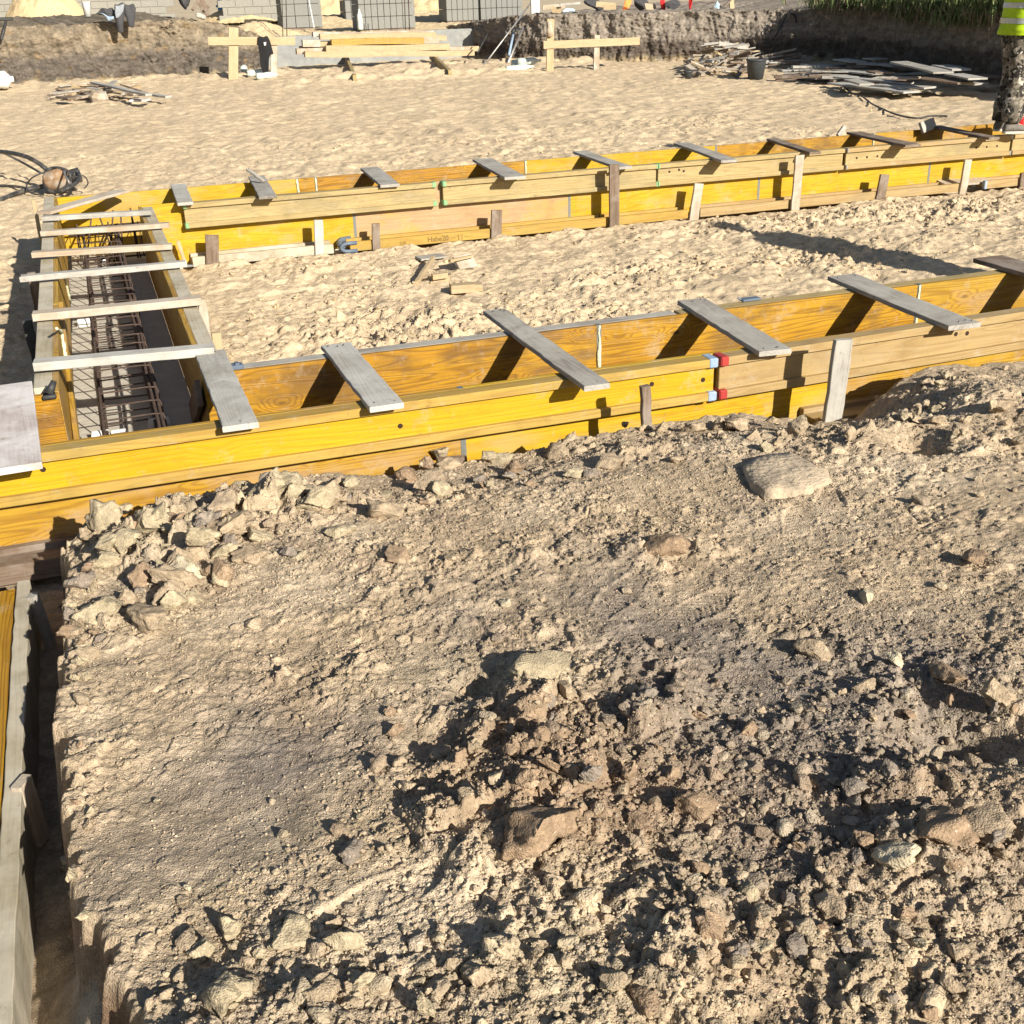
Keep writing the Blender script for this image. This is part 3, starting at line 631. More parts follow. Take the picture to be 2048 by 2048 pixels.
# ------------------------------------------------------------------ clods
from mathutils import noise as mn
import bmesh
def ico(sub):
    bm = bmesh.new(); bmesh.ops.create_icosphere(bm, subdivisions=sub, radius=1); v = np.array([q.co[:] for q in bm.verts]); f = np.array([[q.index for q in p.verts] for p in bm.faces]); bm.free(); return v, f
def clodshape(sub, seed, amp=.30, facets=9, flat=1.0):
    r = np.random.default_rng(seed); v, f = ico(sub); v = v.copy()
    for _ in range(facets+6):
        n = r.normal(size=3); n /= np.linalg.norm(n); d = r.uniform(.34, .80); t = np.maximum(0, v@n-d); v -= t[:, None]*n*.97
    v = v/np.abs(v).max()*np.array([1, r.uniform(.65, 1), r.uniform(.55, 1)])*1.05
    out = np.empty_like(v); o = Vector(r.uniform(-50, 50, 3))
    for i, p in enumerate(v):
        P = Vector(p); k = 1+amp*.62*(mn.fractal(P*1.9+o, .75, 2.1, 6) if sub > 2 else mn.noise(P*1.5+o))
        if sub > 3: k += .07*abs(mn.noise(P*9+o))+.05*mn.noise(P*17+o)-.16*max(0, mn.noise(P*4+o*2))-.05*max(0, .12-abs(mn.noise(P*2.6+o*3)))/.12
        out[i] = p*k
    out[:, 2] *= flat; return out, f
BIG = [clodshape(4, 900+i, .34, 10) for i in range(7)]
MED = [clodshape(3, 950+i, .40, 7) for i in range(9)]
SML = [clodshape(2, 990+i, .45, 5) for i in range(8)]
def rotm(a, b, c):
    return np.array(Matrix.Rotation(a, 3, 'Z') @ Matrix.Rotation(b, 3, 'X') @ Matrix.Rotation(c, 3, 'Y'))
TAN, GRY, BRN, YEL, PAL = (.54, .42, .29), (.36, .30, .245), (.42, .30, .20), (.56, .465, .315), (.70, .60, .43)
SMALLC = [[], [], []]
def clod(px, py, wpx, flat, c, label, zb=.42, sink=.25, name='soil_clod', grp='dry soil clods on the mound', tilt=.3, aspect=1.0):
    g = G(px, py, zb)
    for _ in range(3):
        z0 = float(mh(np.array(g.x), np.array(g.y))); g = G(px, py, z0+.02)
    dist = (Vector(CP)-g).length; r = wpx*dist/F/2
    v, f = BIG[random.randrange(len(BIG))]
    v = v @ rotm(random.random()*6, random.uniform(-3, 3), random.random()*6).T
    v = v*np.array([r*1.08, r*1.08*aspect, r*flat]); v = v @ rotm(random.random()*.6-.3, tilt*random.uniform(-1, 1), tilt*random.uniform(-1, 1)).T
    n = len(v); cv = np.array(c)*(1+.18*fbm(v[:, 0]/r*2+px, v[:, 1]/r*2+v[:, 2]/r, 3, int(px)))[:, None]
    if label is None:
        SMALLC[0].append(v+np.array([g.x, g.y, z0+r*flat*(1-sink)*.55])); SMALLC[1].append(f); SMALLC[2].append(cv); return
    me = fastmesh(name, v, f, True, cv); me.materials.append(M['soil'])
    o = bpy.data.objects.new(name, me); link(o); o.location = (g.x, g.y, z0+r*flat*(1-sink)*.55); tag(o, label, 'soil clod' if name == 'soil_clod' else 'stone', grp); return o
CL = [
 (1330, 1095, 105, .75, BRN, 'dark brown crumbly clod standing alone right of the mound centre'),
 (1945, 1112, 62, .8, BRN, 'brown pointed clod at the right side of the mound'),
 (1080, 1330, 150, .50, YEL, 'large cracked tan clod beside the deepest shadowed hollow'),
 (1075, 1655, 165, .75, BRN, 'largest brown clod below the middle of the mound'),
 (1405, 1612, 112, .8, BRN, 'rounded brown clod right of the largest brown clod'),
 (1285, 1640, 75, .8, BRN, 'dark two-toned clod between two bigger brown clods'),
 (1865, 1660, 125, .8, BRN, 'tall rough clod with fine roots at the lower right'),
 (1985, 1625, 110, .35, TAN, 'flat slab of soil leaning behind the rooty clod'),
 (1800, 1712, 92, .7, PAL, 'pale yellow smooth sided clod in front of the rooty clod'),
 (1720, 1702, 46, .8, GRY, 'small smooth dark grey stone-like clod'),
 (1622, 1292, 92, .65, TAN, 'knobbly tan clod in the grey soil'),
 (1790, 1315, 44, .9, PAL, 'small pale cream clod with square outline'),
 (1893, 1345, 80, .4, BRN, 'flat elongated brown clod right of the cream clod'),
 (1985, 1378, 66, .75, TAN, 'tan clod above the large dark hole'),
 (702, 1690, 78, .6, GRY, 'smooth grey-brown angular clod left of the boot print'),
 (592, 1858, 92, .5, YEL, 'flattish yellowish clod below the boot print'),
 (432, 1992, 112, .9, YEL, 'upright clod casting a long shadow at the bottom left edge'),
 (640, 1975, 112, .45, TAN, 'broad flat clod near the bottom left'),
 (545, 985, 120, .75, YEL, 'large pale grey-green clod on the front rim against the yellow panel'),
 (455, 1010, 75, .8, TAN, 'clod left of the large pale rim clod'),
 (655, 985, 80, .75, TAN, 'peaked clod on the rim right of the large pale one'),
 (372, 1140, 95, .5, PAL, 'slanting pale greenish clod in the left heap'),
 (440, 1060, 92, .6, TAN, 'clod above a black gap in the left heap'),
 (330, 1015, 85, .45, TAN, 'flat clod at the rim of the left heap'),
 (240, 1075, 75, .8, YEL, 'clod near the left corner of the heap'),
 (205, 1225, 90, .6, YEL, 'pale clod at the left cut edge'),
 (300, 1235, 110, .5, TAN, 'wide clod behind the left cut edge'),
 (500, 1110, 80, .6, TAN, 'clod in the middle of the left heap'),
 (860, 965, 75, .7, TAN, 'clod at the foot of the short broad stake'),
 (765, 1020, 80, .7, TAN, 'clod with a dark cleft beside it on the rim'),
 (800, 1110, 70, .55, BRN, 'brown clod over a dark crack'),
 (1115, 905, 70, .7, TAN, 'clod on the rim in front of the bright yellow panel'),
 (1220, 920, 62, .6, TAN, 'clod a little behind the narrow stake'),
 (1478, 848, 62, .8, TAN, 'sandy clod under the red end guards'),
 (1600, 858, 60, .8, TAN, 'sandy clod beside the tall grey stake'),
 (1733, 1190, 36, .8, PAL, 'small pale knob of clay on bare soil'),
 (1500, 1775, 50, .8, YEL, 'yellowish clod at the edge of the rubble'),
 (1660, 1800, 70, .8, TAN, 'clod in the rubble below the dark grey stone-like clod'),
 (1590, 1880, 62, .8, GRY, 'greyish clod in the rubble'),
 (1290, 1985, 80, .6, BRN, 'clod near the bottom edge right of centre'),
 (950, 1945, 90, .6, TAN, 'clod near the bottom edge left of centre'),
 (1900, 1960, 60, .5, TAN, 'clod at the bottom right'),
 (310, 1590, 20, .8, PAL, 'tiny pale lump on the smooth trodden soil'),
 (372, 1762, 26, .7, PAL, 'small cream lump left of the flat clod'),
 (1010, 1200, 26, .9, PAL, 'small whitish upright lump above the tan cracked clod'),
]
for k_ in CL: clod(*k_)
def extra(n, cx, cy, sx, sy, w0, w1, label, grp, seed, cols=(TAN, YEL, YEL, GRY, BRN), sink=.15):
    rd = random.Random(seed); st = random.getstate(); random.seed(seed)
    for _ in range(n):
        px = cx+rd.gauss(0, 1)*sx; py = cy+rd.gauss(0, 1)*sy; wd = w0+(w1-w0)*rd.random()**2
        g = G(px, py, .4); xe = float(interp(np.array(g.y), XE))
        if g.x < xe-.01 or g.y > -.30: continue
        clod(px, py, wd, rd.uniform(.45, 1.0), rd.choice(cols), label if wd > 36 else None, tilt=.7, aspect=rd.uniform(.6, 1), sink=sink, grp=grp)
    random.setstate(st)
extra(70, 340, 1085, 110, 60, 30, 100, 'broken clod in the heap at the front left corner of the mound', 'clods of the front left heap', 31)
extra(26, 620, 985, 90, 22, 28, 95, 'broken clod on the rim against the yellow sheet, left half', 'clods on the left rim', 32)
extra(20, 1000, 935, 110, 20, 22, 55, 'broken clod on the rim against the yellow sheet, middle', 'clods on the middle rim', 33)
extra(24, 1480, 860, 120, 16, 20, 48, 'sandy clod on the rim near the tall grey stake', 'clods on the right rim', 34, (TAN, TAN, YEL))
extra(40, 1900, 810, 90, 50, 14, 46, 'sandy clod on the heap at the right end of the rim', 'clods of the sandy heap', 42, (TAN, TAN, YEL))
extra(26, 165, 1260, 18, 90, 22, 62, 'clod at the crumbling left cut edge', 'clods along the left cut edge', 35)
extra(16, 150, 1720, 16, 120, 18, 44, 'clod at the lower left cut edge', 'clods along the lower cut edge', 36)
extra(46, 1120, 1500, 190, 90, 22, 66, 'broken brown clod in the rubble of the mound centre', 'clods of the central rubble', 37, (BRN, BRN, TAN, GRY))
extra(40, 1600, 1850, 230, 90, 22, 66, 'broken clod in the rubble at the lower right', 'clods of the lower right rubble', 38, (TAN, BRN, YEL, GRY))
extra(30, 600, 1930, 150, 60, 24, 76, 'broken clod in the rubble at the bottom left', 'clods of the bottom left rubble', 39, (TAN, YEL, YEL))
extra(24, 1780, 1380, 130, 60, 20, 56, 'broken clod in the dark grey soil at the right', 'clods in the dark soil', 40, (GRY, BRN, TAN))
extra(16, 1750, 1640, 120, 50, 26, 70, 'broken clod around the rooty clod', 'clods around the rooty clod', 41, (BRN, TAN, GRY))
o_ = 0; ff_ = []
for v_, f_ in zip(SMALLC[0], SMALLC[1]): ff_.append(f_+o_); o_ += len(v_)
me = fastmesh('clod_rubble', np.concatenate(SMALLC[0]), np.concatenate(ff_), True, np.concatenate(SMALLC[2])); me.materials.append(M['soil'])
tag(link(bpy.data.objects.new('clod_rubble', me)), 'smaller broken clods mixed into the heaps of the mound', 'soil rubble', kind='stuff')
# big flat stone lying half sunk right of the middle
def flatstone():
    a = [G(*q, .40) for q in ((1487, 952), (1510, 935), (1575, 925), (1652, 955), (1660, 978), (1610, 1000), (1530, 1006), (1500, 985))]
    c = sum(a, Vector())/8; top = []; n = 8; mb = MB(); rd = random.Random(3)
    rings = [(1.0, -.06), (1.03, -.02), (1.015, .008), (.985, .016), (.6, .020), (.2, .019)]
    vs = []
    for s_, z in rings:
        for i in range(48):
            t = i/48*n; k = int(t); f_ = t-k; p = a[k]*(1-f_)+a[(k+1) % n]*f_-c
            w_ = 1+.03*mn.noise(p*18)
            vs.append(p*s_*w_+Vector((0, 0, z+.010*mn.noise(p*s_*9+Vector((0, 0, z*30))))))
    mb.add(vs, [(r_*48+i, r_*48+(i+1) % 48, (r_+1)*48+(i+1) % 48, (r_+1)*48+i) for r_ in range(5) for i in range(48)]+[tuple(5*48+i for i in range(48))])
    z0 = float(mh(np.array(c.x), np.array(c.y)))
    o = mb.obj('flat_stone', M['stone'], None, True); o.location = (c.x, c.y, z0+.010); tag(o, 'flat pale grey stone slab trodden into the sandy mound below the tall grey stake', 'stone')
M['stone'] = plain('sandy_stone', (.36, .29, .21), .95, 0, .3, 22, 1., .012, c2=(.50, .40, .28))
flatstone()
# uncountable crumbs and small clods as one mass
def scatter(shapes, P, r, flat, cols, sink=.3, seed=1):
    rg = np.random.default_rng(seed); V_, F_, C_ = [], [], []; off = 0
    which = rg.integers(0, len(shapes), len(P))
    for s_ in range(len(shapes)):
        idx = np.where(which == s_)[0]
        if len(idx) == 0: continue
        v, f = shapes[s_]; nrot = 24; rots = np.stack([rotm(*rg.uniform(0, 6.28, 3)) for _ in range(nrot)])
        q = rg.integers(0, nrot, len(idx)); vv = np.einsum('nij,kj->nki', rots[q], v)*r[idx][:, None, None]
        vv[:, :, 2] *= flat[idx][:, None]; vv += P[idx][:, None, :]; vv[:, :, 2] += (r[idx]*flat[idx]*(1-sink)*.6)[:, None]
        k = len(v); V_.append(vv.reshape(-1, 3)); F_.append((f[None]+(np.arange(len(idx))*k)[:, None, None]).reshape(-1, 3)+off); off += len(idx)*k
        C_.append(np.repeat(cols[idx], k, 0))
    return np.concatenate(V_), np.concatenate(F_), np.concatenate(C_)
def density(x, y):
    d = .25+blobs(x, y, [(1500, 1900, .5, 1.2), (1100, 1950, .5, .9), (1750, 1750, .4, .8), (1700, 1420, .3, .9), (1300, 1620, .3, .7), (700, 1950, .5, .8), (350, 1080, .3, .9), (550, 1010, .25, .7), (850, 1000, .25, .5), (1100, 1450, .3, .6), (800, 1560, .2, .6), (1950, 1850, .4, .5), (900, 1150, .25, .3), (1300, 870, .2, .5), (1500, 850, .2, .5), (1900, 1250, .2, .3), (250, 1250, .2, .4)])
    d = d+.5*fbm(x*3, y*3, 3, 701)-blobs(x, y, [(440, 1560, .30, 1.2), (260, 1700, .18, 1.0), (770, 1785, .13, 1.2), (880, 1830, .12, .8), (1060, 1030, .13, .8), (1530, 1330, .15, .7), (640, 1180, .15, .8), (1480, 1690, .14, .6), (1600, 1040, .2, .6)])
    return np.clip(d, .02, 1.5)
def sample(n, x0, x1, y0, y1, seed):
    rg = np.random.default_rng(seed); x = rg.uniform(x0, x1, n); y = rg.uniform(y0, y1, n); k = rg.uniform(0, 1.3, n) < (density(x, y) if n < 20000 else .45+.4*density(x, y))
    xe = interp(y, XE)+.03; k &= (x > xe) & (y < -.30-.0*x); return x[k], y[k], rg
allv, allf, allc = [], [], []; off = 0
GRN = [clodshape(1, 1090+i, .4, 3) for i in range(6)]
for (sh, n, box, rr, sd) in ((MED, 700, (-.8, 3.6, -3.6, -.3), (.010, .034), 1), (MED, 900, (-.75, 1.4, -3.6, -2.2), (.008, .030), 2), (SML, 9000, (-.8, 2.6, -3.6, -.3), (.003, .011), 3), (SML, 8000, (-.7, 1.5, -3.6, -2.0), (.0025, .010), 4), (SML, 2500, (1.5, 4.2, -2.6, -.25), (.004, .012), 5), (GRN, 130000, (-.8, 2.0, -3.5, -1.0), (.0014, .0048), 6), (GRN, 60000, (-.8, 4.2, -1.4, -.25), (.002, .006), 7)):
    x, y, rg = sample(n, *box, sd)
    r = rr[0]+(rr[1]-rr[0])*rg.random(len(x))**2.6; z = mh(x, y)-r*.15
    base = soilcol_at(x, y); pal = np.array([TAN, YEL, PAL, BRN, GRY])[rg.choice(5, len(x), p=[.34, .26, .06, .2, .14])]
    c = base*.6+pal*.4; c *= (1+(rg.uniform(-.15, .15, len(x)) if n < 20000 else rg.uniform(-.35, .45, len(x))))[:, None]
    v, f, q = scatter(sh, np.stack([x, y, z], -1), r, rg.uniform(.55, 1, len(x)), c, seed=sd+40); allv.append(v); allf.append(f+off); allc.append(q); off += len(v)
me = fastmesh('soil_crumbs', np.concatenate(allv), np.concatenate(allf), True, np.concatenate(allc)); me.materials.append(M['soil'])
tag(link(bpy.data.objects.new('soil_crumbs', me)), 'loose crumbs and small clods of dry soil strewn over the mound', 'soil crumbs', kind='stuff')
# crumbs of sand in the pit
rg = np.random.default_rng(88); n = 9000; x = np.concatenate([rg.uniform(-.5, 8, n), rg.uniform(-3, 12, 5000)]); y = np.concatenate([rg.uniform(1, 5.3, n), rg.uniform(6.7, 13, 5000)])
H_, r_ = sandh(x, y); k = (rg.random(len(x)) < np.clip(r_*1.1-.1, .03, 1)) & ~((x < .15) & (y < 5.6)); x, y, H_ = x[k], y[k], H_[k]
r = .005+.022*rg.random(len(x))**3; c = np.array([.72, .56, .36])*(1+rg.uniform(-.2, .1, len(x)))[:, None]
v, f, q = scatter(SML, np.stack([x, y, H_], -1), r, rg.uniform(.5, .9, len(x)), c, seed=77)
me = fastmesh('sand_crumbs', v, f, True, q); me.materials.append(M['sand'])
tag(link(bpy.data.objects.new('sand_crumbs', me)), 'loose damp sand crumbs on the pit floor between the forms', 'sand crumbs', kind='stuff')

# ------------------------------------------------------------------ formwork, front strip (its near face is the plane Y = 0)
BG = 'formwork beams on the front strip'; PG = 'sheets of the front strip formwork'
b1a = V(-420, 1000, 0); b1 = Vector((-2.0, 0, .50)); b2 = Vector((2.115, 0, .50))
ibeam(b1, b2, False, M['beamyellow'], M['web'], 'long bright yellow formwork beam across the left front, ending in pale blue guards', BG, caps=(None, (M['lblue'], .045)), holes=[(b2.x+2.0-.06, .10), (b2.x+2.0-.32, .085), (1.20, .075), (2.62, .11)])
ibeam((2.135, 0, .50), (5.2, .09, .505), False, M['beamtan'], M['beamtan'], 'tan formwork beam with red end guards at the right front', BG, caps=((M['red'], .04), None), holes=[(1.35, .07), (1.42, .075)])
j1 = V(927, 890, .08).x; j2 = V(1672, 760, .08).x
panel(-2.2, j1, .08, .107, 0.0, .50, 'amber', 'yellow-orange grained sheet under the left part of the long yellow beam', PG, (0, 1))
panel(j1, j2, .08, .107, 0.0, .50, 'yellow', 'brightest yellow sheet of the front strip between the flat stake and the tall grey stake', PG, (1, 0))
panel(j2, 5.2, .08, .107, 0.0, .50, 'amber', 'scuffed orange sheet right of the tall grey stake', PG, (0, 0))
YF = .744
k1 = V(1198, 690, YF).x; k2 = V(1836, 600, YF).x
panel(-.107, k1, YF, YF+.027, 0, .50, 'orange', 'amber inner sheet of the front strip left of the foam seam', PG, (0, 1), True)
panel(k1, k2, YF, YF+.027, 0, .50, 'orange', 'amber inner sheet of the front strip between the two seams', PG, (1, 1), True)
panel(k2, 5.2, YF, YF+.027, 0, .502, 'amber', 'stained yellow inner sheet at the right end of the front strip', PG, (1, 0))
panel(-2.2, -.73, YF, YF+.027, 0, .50, 'orange', 'amber inner sheet left of the rebar trench', PG, (0, 0))
ibeam((-.0, YF+.027, .5), (2.3, YF+.027, .5), False, M['grey'], M['grey'], 'grey weathered beam behind the amber inner sheet, left length', 'beams behind the inner sheets')
ibeam((2.32, YF+.027, .5), (5.2, YF+.027, .5), False, M['beampale'], M['beampale'], 'pale weathered beam behind the amber inner sheet, right length', 'beams behind the inner sheets')
ibeam((-2.0, YF+.027, .5), (-.84, YF+.027, .5), False, M['formtop'], M['formtop'], 'cement crusted beam behind the inner sheet left of the trench', 'beams behind the inner sheets')
ibeam((2.62, -.12, .17), (3.6, -.12, .17), True, M['beamtan'], M['beamtan'], 'beam lying at the foot of the scuffed orange sheet, half buried in sand', 'beams lying at the foot of the forms')
ibeam((-1.55, -.12, .11), (-.55, -.12, .11), True, M['brownb'], M['brownb'], 'dark beam lying in the shade at the corner of the trench', 'beams lying at the foot of the forms')
# boards laid across the front strip
XG = 'boards laid across the front strip'
Z1 = .527
board4('spacer_board', (-70, 785), (64.6, 757), (81, 917), (-75, 955), Z1+.004, .027, 'whiteply', 'wide white-stained sheet of plywood at the left edge of the picture', 'board', XG, warp=.001, rag=.001)
board4('spacer_board', (390, 708), (447, 694), (515, 844), (447, 857), Z1, .024, 'greyw', 'pale grey board beside the rebar trench, reaching over the yellow beam', 'board', XG, nails=3)
board4('spacer_board', (642.7, 689), (700.5, 682.5), (807, 803.6), (741, 818.5), Z1, .024, 'greyw', 'pale grey board across the strip, second from the rebar trench', 'board', XG, nails=3)
board4('spacer_board', (965.7, 622), (1012, 613), (1215, 766), (1173.6, 775.7), Z1, .024, 'grey', 'narrow slanting grey-brown board left of the foam seam', 'board', XG, nails=3)
board4('spacer_board', (1356.7, 600), (1410, 594), (1576.6, 693), (1525.5, 708), Z1, .024, 'grey', 'grey board ending just right of the red end guards', 'board', XG, nails=3)
board4('spacer_board', (1654.6, 553), (1713, 546.6), (1954, 641.7), (1905.6, 653), Z1, .024, 'grey', 'long grey board beside the tall grey stake', 'board', XG, nails=3)
board4('spacer_board', (1955, 519), (1995, 508), (2290, 592), (2235, 604), Z1, .026, 'brownb', 'dark worn board at the right end of the front strip', 'board', XG)
# stakes of the front strip
def stake(top, bot, wpx, Yp, T, mat, label, grp, extra=.12, Yb=None, up=None, **kw):
    a = V(*top, Yp); b = V(*bot, Yp if Yb is None else Yb); ax = (b-a).normalized(); b = b+ax*extra
    dist = (Vector(CP)-a).length; W = wpx*dist/F
    o = board('stake', a, b, W, T, mat, up=(0, -1, 0), **kw); tag(o, label, 'stake', grp); return o
SGA = 'stakes of the front strip'
stake((1290, 771), (1293, 880), 19, -.24, .03, 'brownb', 'narrow brown stake standing before the long yellow beam', SGA)
stake((1686, 678), (1664, 835), 39, -.21, .028, 'grey', 'tall grey split stake nailed across the tan beam', SGA)
stake((904, 915), (904, 985), 62, -.14, .03, 'brownb', 'short broad stake, grey and brown, at the foot of the panel joint', SGA)
stake((1951, 742), (1940, 800), 38, -.16, .03, 'grey', 'short grey stake top sticking out of the sand heap at the right', SGA)

# ------------------------------------------------------------------ back strip (near face at Y = 5.566)
YB = 5.566; BGB = 'formwork beams on the back strip'; PGB = 'sheets of the back strip formwork'
def bx_(px, py, z=.46): return V(px, py, YB).x
xB = [V(366, 415, YB).x, V(872, 370, YB).x, V(886, 370, YB).x, V(1317, 335, YB).x, V(1692, 306, YB).x, V(2026, 280, YB).x]
ibeam((xB[0], YB-.02, .5), (xB[1], YB, .5), False, M['beampale'], M['beampale'], 'weathered beam at the left of the back strip with mint green ends', BGB, caps=((M['green'], .03), (M['green'], .035)))
ibeam((xB[2], YB, .5), (xB[3]-.006, YB, .5), False, M['beampale'], M['beampale'], 'weathered beam right of the gap in the back strip', BGB, caps=((M['green'], .035), (M['green'], .012)))
ibeam((xB[3]+.006, YB, .5), (xB[4]-.01, YB, .5), False, M['beampale'], M['beampale'], 'pale beam with bolt holes at its left end, third of the back strip', BGB, holes=[(.12, .08), (.22, .07), (.27, .085)], caps=((M['green'], .012), None))
ibeam((xB[4]+.01, YB-.01, .5), (xB[5]-.01, YB-.01, .5), False, M['beamtan'], M['beampale'], 'pale beam with three bolt holes at each end below the worker', BGB, holes=[(.13, .1), (.25, .1), (.37, .1), (xB[5]-xB[4]-.45, .1), (xB[5]-xB[4]-.32, .1), (xB[5]-xB[4]-.19, .1)], caps=((M['steel'], .02), (M['steel'], .02)))
ibeam((xB[5]+.01, YB-.01, .5), (xB[5]+2.5, YB-.01, .5), False, M['beamtan'], M['beampale'], 'pale beam at the right edge of the back strip', BGB)
YP = YB+.08
jx = [-.107]+[V(px, 430, YP).x for px in (708, 1139, 1514, 1848)]+[10.5]
jm = ['yellow', 'palepanel', 'yellow', 'yellow', 'yellow']
jl = ['bright yellow sheet next to the rebar trench', 'faded pink-tan sheet behind the lying beam with print', 'streaky yellow sheet behind the first tall post', 'yellow sheet between the tall posts', 'bright yellow sheet at the right end of the back strip']
for i in range(5): panel(jx[i], jx[i+1], YP, YP+.027, 0, .497, jm[i], jl[i], PGB, (i > 0, i < 4))
YI = YP+.027+.741
ix = [-.755]+[V(px, py, YI).x for px, py in ((595, 368), (632, 365), (1051, 325), (1432, 300), (1748, 272))]+[10.5]
im = ['yellow', 'orange', 'orange', 'yellow', 'orange', 'amber']
il = ['bright yellow sheet closing the end of the rebar trench', 'narrow brown filler sheet between two pale seams', 'wavy grained amber sheet behind the gap in the beams', 'plain yellow sheet behind the first tall post', 'grained amber sheet right of the plain yellow one', 'pale amber sheet of the far side below the worker']
for i in range(6): panel(ix[i], ix[i+1], YI, YI+.027, 0, .5, im[i], il[i], 'far sheets of the back strip', (i > 0, i < 5), foam=i in (0, 1, 2, 4))
# beams lying at the foot of the back strip
YL = YP-.2
lx = [V(385, 520, YL).x, V(668, 505, YL).x, V(700, 490, YL).x, V(1214, 455, YL).x, V(1376, 440, YL).x, V(1400, 438, YL).x, V(1925, 390, YL).x, V(1968, 385, YL).x]
LG = 'beams lying at the foot of the back strip'
ibeam((lx[0], YL, .08), (lx[1], YL, .08), True, M['formtop'], M['slat'], 'dirty grey beam lying at the left foot of the back strip', LG)
pr = ibeam((lx[2], YL, .08), (lx[3]-.01, YL, .08), True, M['beamyellow'], M['beamyellow'], 'yellow printed beam with a blue-grey rubber end lying at the foot of the back strip', LG)
ibeam((lx[3], YL, .08), (lx[4], YL, .08), True, M['beamyellow'], M['beamyellow'], 'short yellow beam lying between the tall post and the next stake', LG)
ibeam((lx[5], YL, .08), (lx[6], YL, .08), True, M['beamtan'], M['beamyellow'], 'long plain beam lying at the right foot of the back strip', LG, caps=(None, (M['lblue'], .03)))
ibeam((lx[7], YL, .08), (lx[7]+2.4, YL, .08), True, M['beamtan'], M['beamyellow'], 'plain beam lying furthest right at the foot of the back strip', LG, caps=((M['lblue'], .03), None))
# U-shaped rubber end of the printed beam
mb = MB(); pts = []
for k in range(13):
    a = math.pi*(.5+k/12); pts.append((-.02+.045*math.cos(a)*1.3, -.004, -.04+.034*math.sin(a)))
mb.tube([(.06, -.004, -.006)]+pts+[(.06, -.004, -.074)], .017, 10); mb.tube([(.05, .195, -.006), (-.04, .19, -.012), (-.07, .12, -.02), (-.075, .04, -.03), (-.06, 0, -.04)], .026, 10)
e = mb.obj('end_guard', M['bluegrey'], pr, True); e.matrix_parent_inverse = Matrix.Identity(4); e.matrix_basis = Matrix.Identity(4)
def text(body, par, mat, size, loc, rot, name='printed_lettering', off=.0):
    c = bpy.data.curves.new(name, 'FONT'); c.body = body; c.size = size; c.extrude = .0004; c.offset = off; c.materials.append(mat)
    o = bpy.data.objects.new(name, c); link(o, par); o.matrix_parent_inverse = Matrix.Identity(4)
    o.location = loc; o.rotation_euler = rot; return o
def lx_on(px): return V(px, 480, YL-.002).x-lx[2]
text('330', pr, M['ink'], .038, (lx_on(799), -.0015, -.060), (R(90), 0, 0))
text('Habe20', pr, M['ink'], .062, (lx_on(855), -.0015, -.062), (R(90), 0, 0), off=.001)
text('— [·] —', pr, M['ink'], .050, (lx_on(902), -.0015, -.058), (R(90), 0, 0))
# boards across the back strip
XB = 'boards laid across the back strip'
cb = [((340.5, 370), (371.5, 367.7), (385, 402.7), (355, 405), 'greyw', 'pale board on the back strip nearest the rebar trench'),
      ((498, 353), (527, 349), (555, 392), (517, 394), 'grey', 'split-ended board with a loose stick on the back strip'),
      ((718, 335), (758, 334), (796, 366), (764, 372), 'grey', 'short grey board crossing the back strip left of the gap'),
      ((944, 318), (984.5, 315), (1044, 349), (1017.5, 358.5), 'grey', 'grey board crossing the back strip right of the gap'),
      ((1144, 302), (1175, 300.5), (1262.5, 331.5), (1237, 334), 'grey', 'grey board reaching the top of the first tall post'),
      ((1347, 286), (1377, 284), (1471, 318), (1447, 322), 'grey', 'grey board over the beam with bolt holes at its left end'),
      ((1534, 277), (1554, 276.5), (1639, 301), (1622, 305), 'brownb', 'slim brown board left of the second tall post'),
      ((1688.6, 262.5), (1727, 262.5), (1837.5, 288), (1815, 291), 'brownb', 'brown-grey board between the second tall post and the worker'),
      ((1852, 251), (1888.5, 252.6), (1996, 272.5), (1982, 275), 'brownb', 'thin dark board at the feet of the worker')]
for a_, b_, c_, d_, m_, l_ in cb: board4('spacer_board', a_, b_, c_, d_, Z1-.002, .024, m_, l_, 'board', XB, broken=.012 if 'split' in l_ else 0)
a = V(494, 338, 6.3); b = G(525, 362, .545); tag(board('loose_stick', a, b, .035, .02, 'grey', broken=.02), 'short loose stick propped on the split-ended board', 'stick')
a = G(1842, 256, .53); b = G(1868, 252, .53); tag(board('wood_offcut', a, b+Vector((0, .0, .03)), .12, .03, 'grey', up=(0, -1, .4)), 'small dark offcut standing behind the thin dark board', 'offcut')
a = G(1672, 262, .50); tag(board('wood_offcut', V(1676, 272, 6.46), V(1689, 254, 6.50), .05, .03, 'grey', up=(0, -1, .2)), 'small grey stake end behind the far sheet', 'offcut')
# stakes before the back strip
SGB = 'stakes of the back strip'; YS = YL-.012
for t_, b_, w_, m_, l_ in (((424, 470), (425, 532), 25, 'brownb', 'stout brown stake with end grain, leftmost of the back strip'),
    ((637, 440), (639, 517), 17, 'greyw', 'pale cement grey stake at the end of the dirty beam'),
    ((751, 447), (753, 503), 15, 'brownb', 'thin brown stake at the left end of the printed beam'),
    ((994, 420), (991, 478), 21, 'brownb', 'dark stake in the middle of the printed beam'),
    ((1398, 367), (1387, 438), 19, 'slat', 'leaning stake where the long plain beam begins'),
    ((1769, 349), (1760, 399), 19, 'brownb', 'leaning brown stake between the second tall post and the right end'),
    ((1936, 319), (1925, 383), 15, 'slat', 'upright stake under the pale beam at the right'),
    ((2046, 345), (2043, 372), 12, 'brownb', 'stake cut by the right edge of the picture')):
    stake(t_, b_, w_, YS, .028, m_, l_, SGB)
stake((1228, 329), (1228, 456), 20, YL-.03, .025, 'brownb', 'first tall post of the back strip, brown and full height', SGB)
stake((1599, 310), (1590, 417), 18, YL-.03, .025, 'slat', 'second tall post of the back strip, pale and full height', SGB)
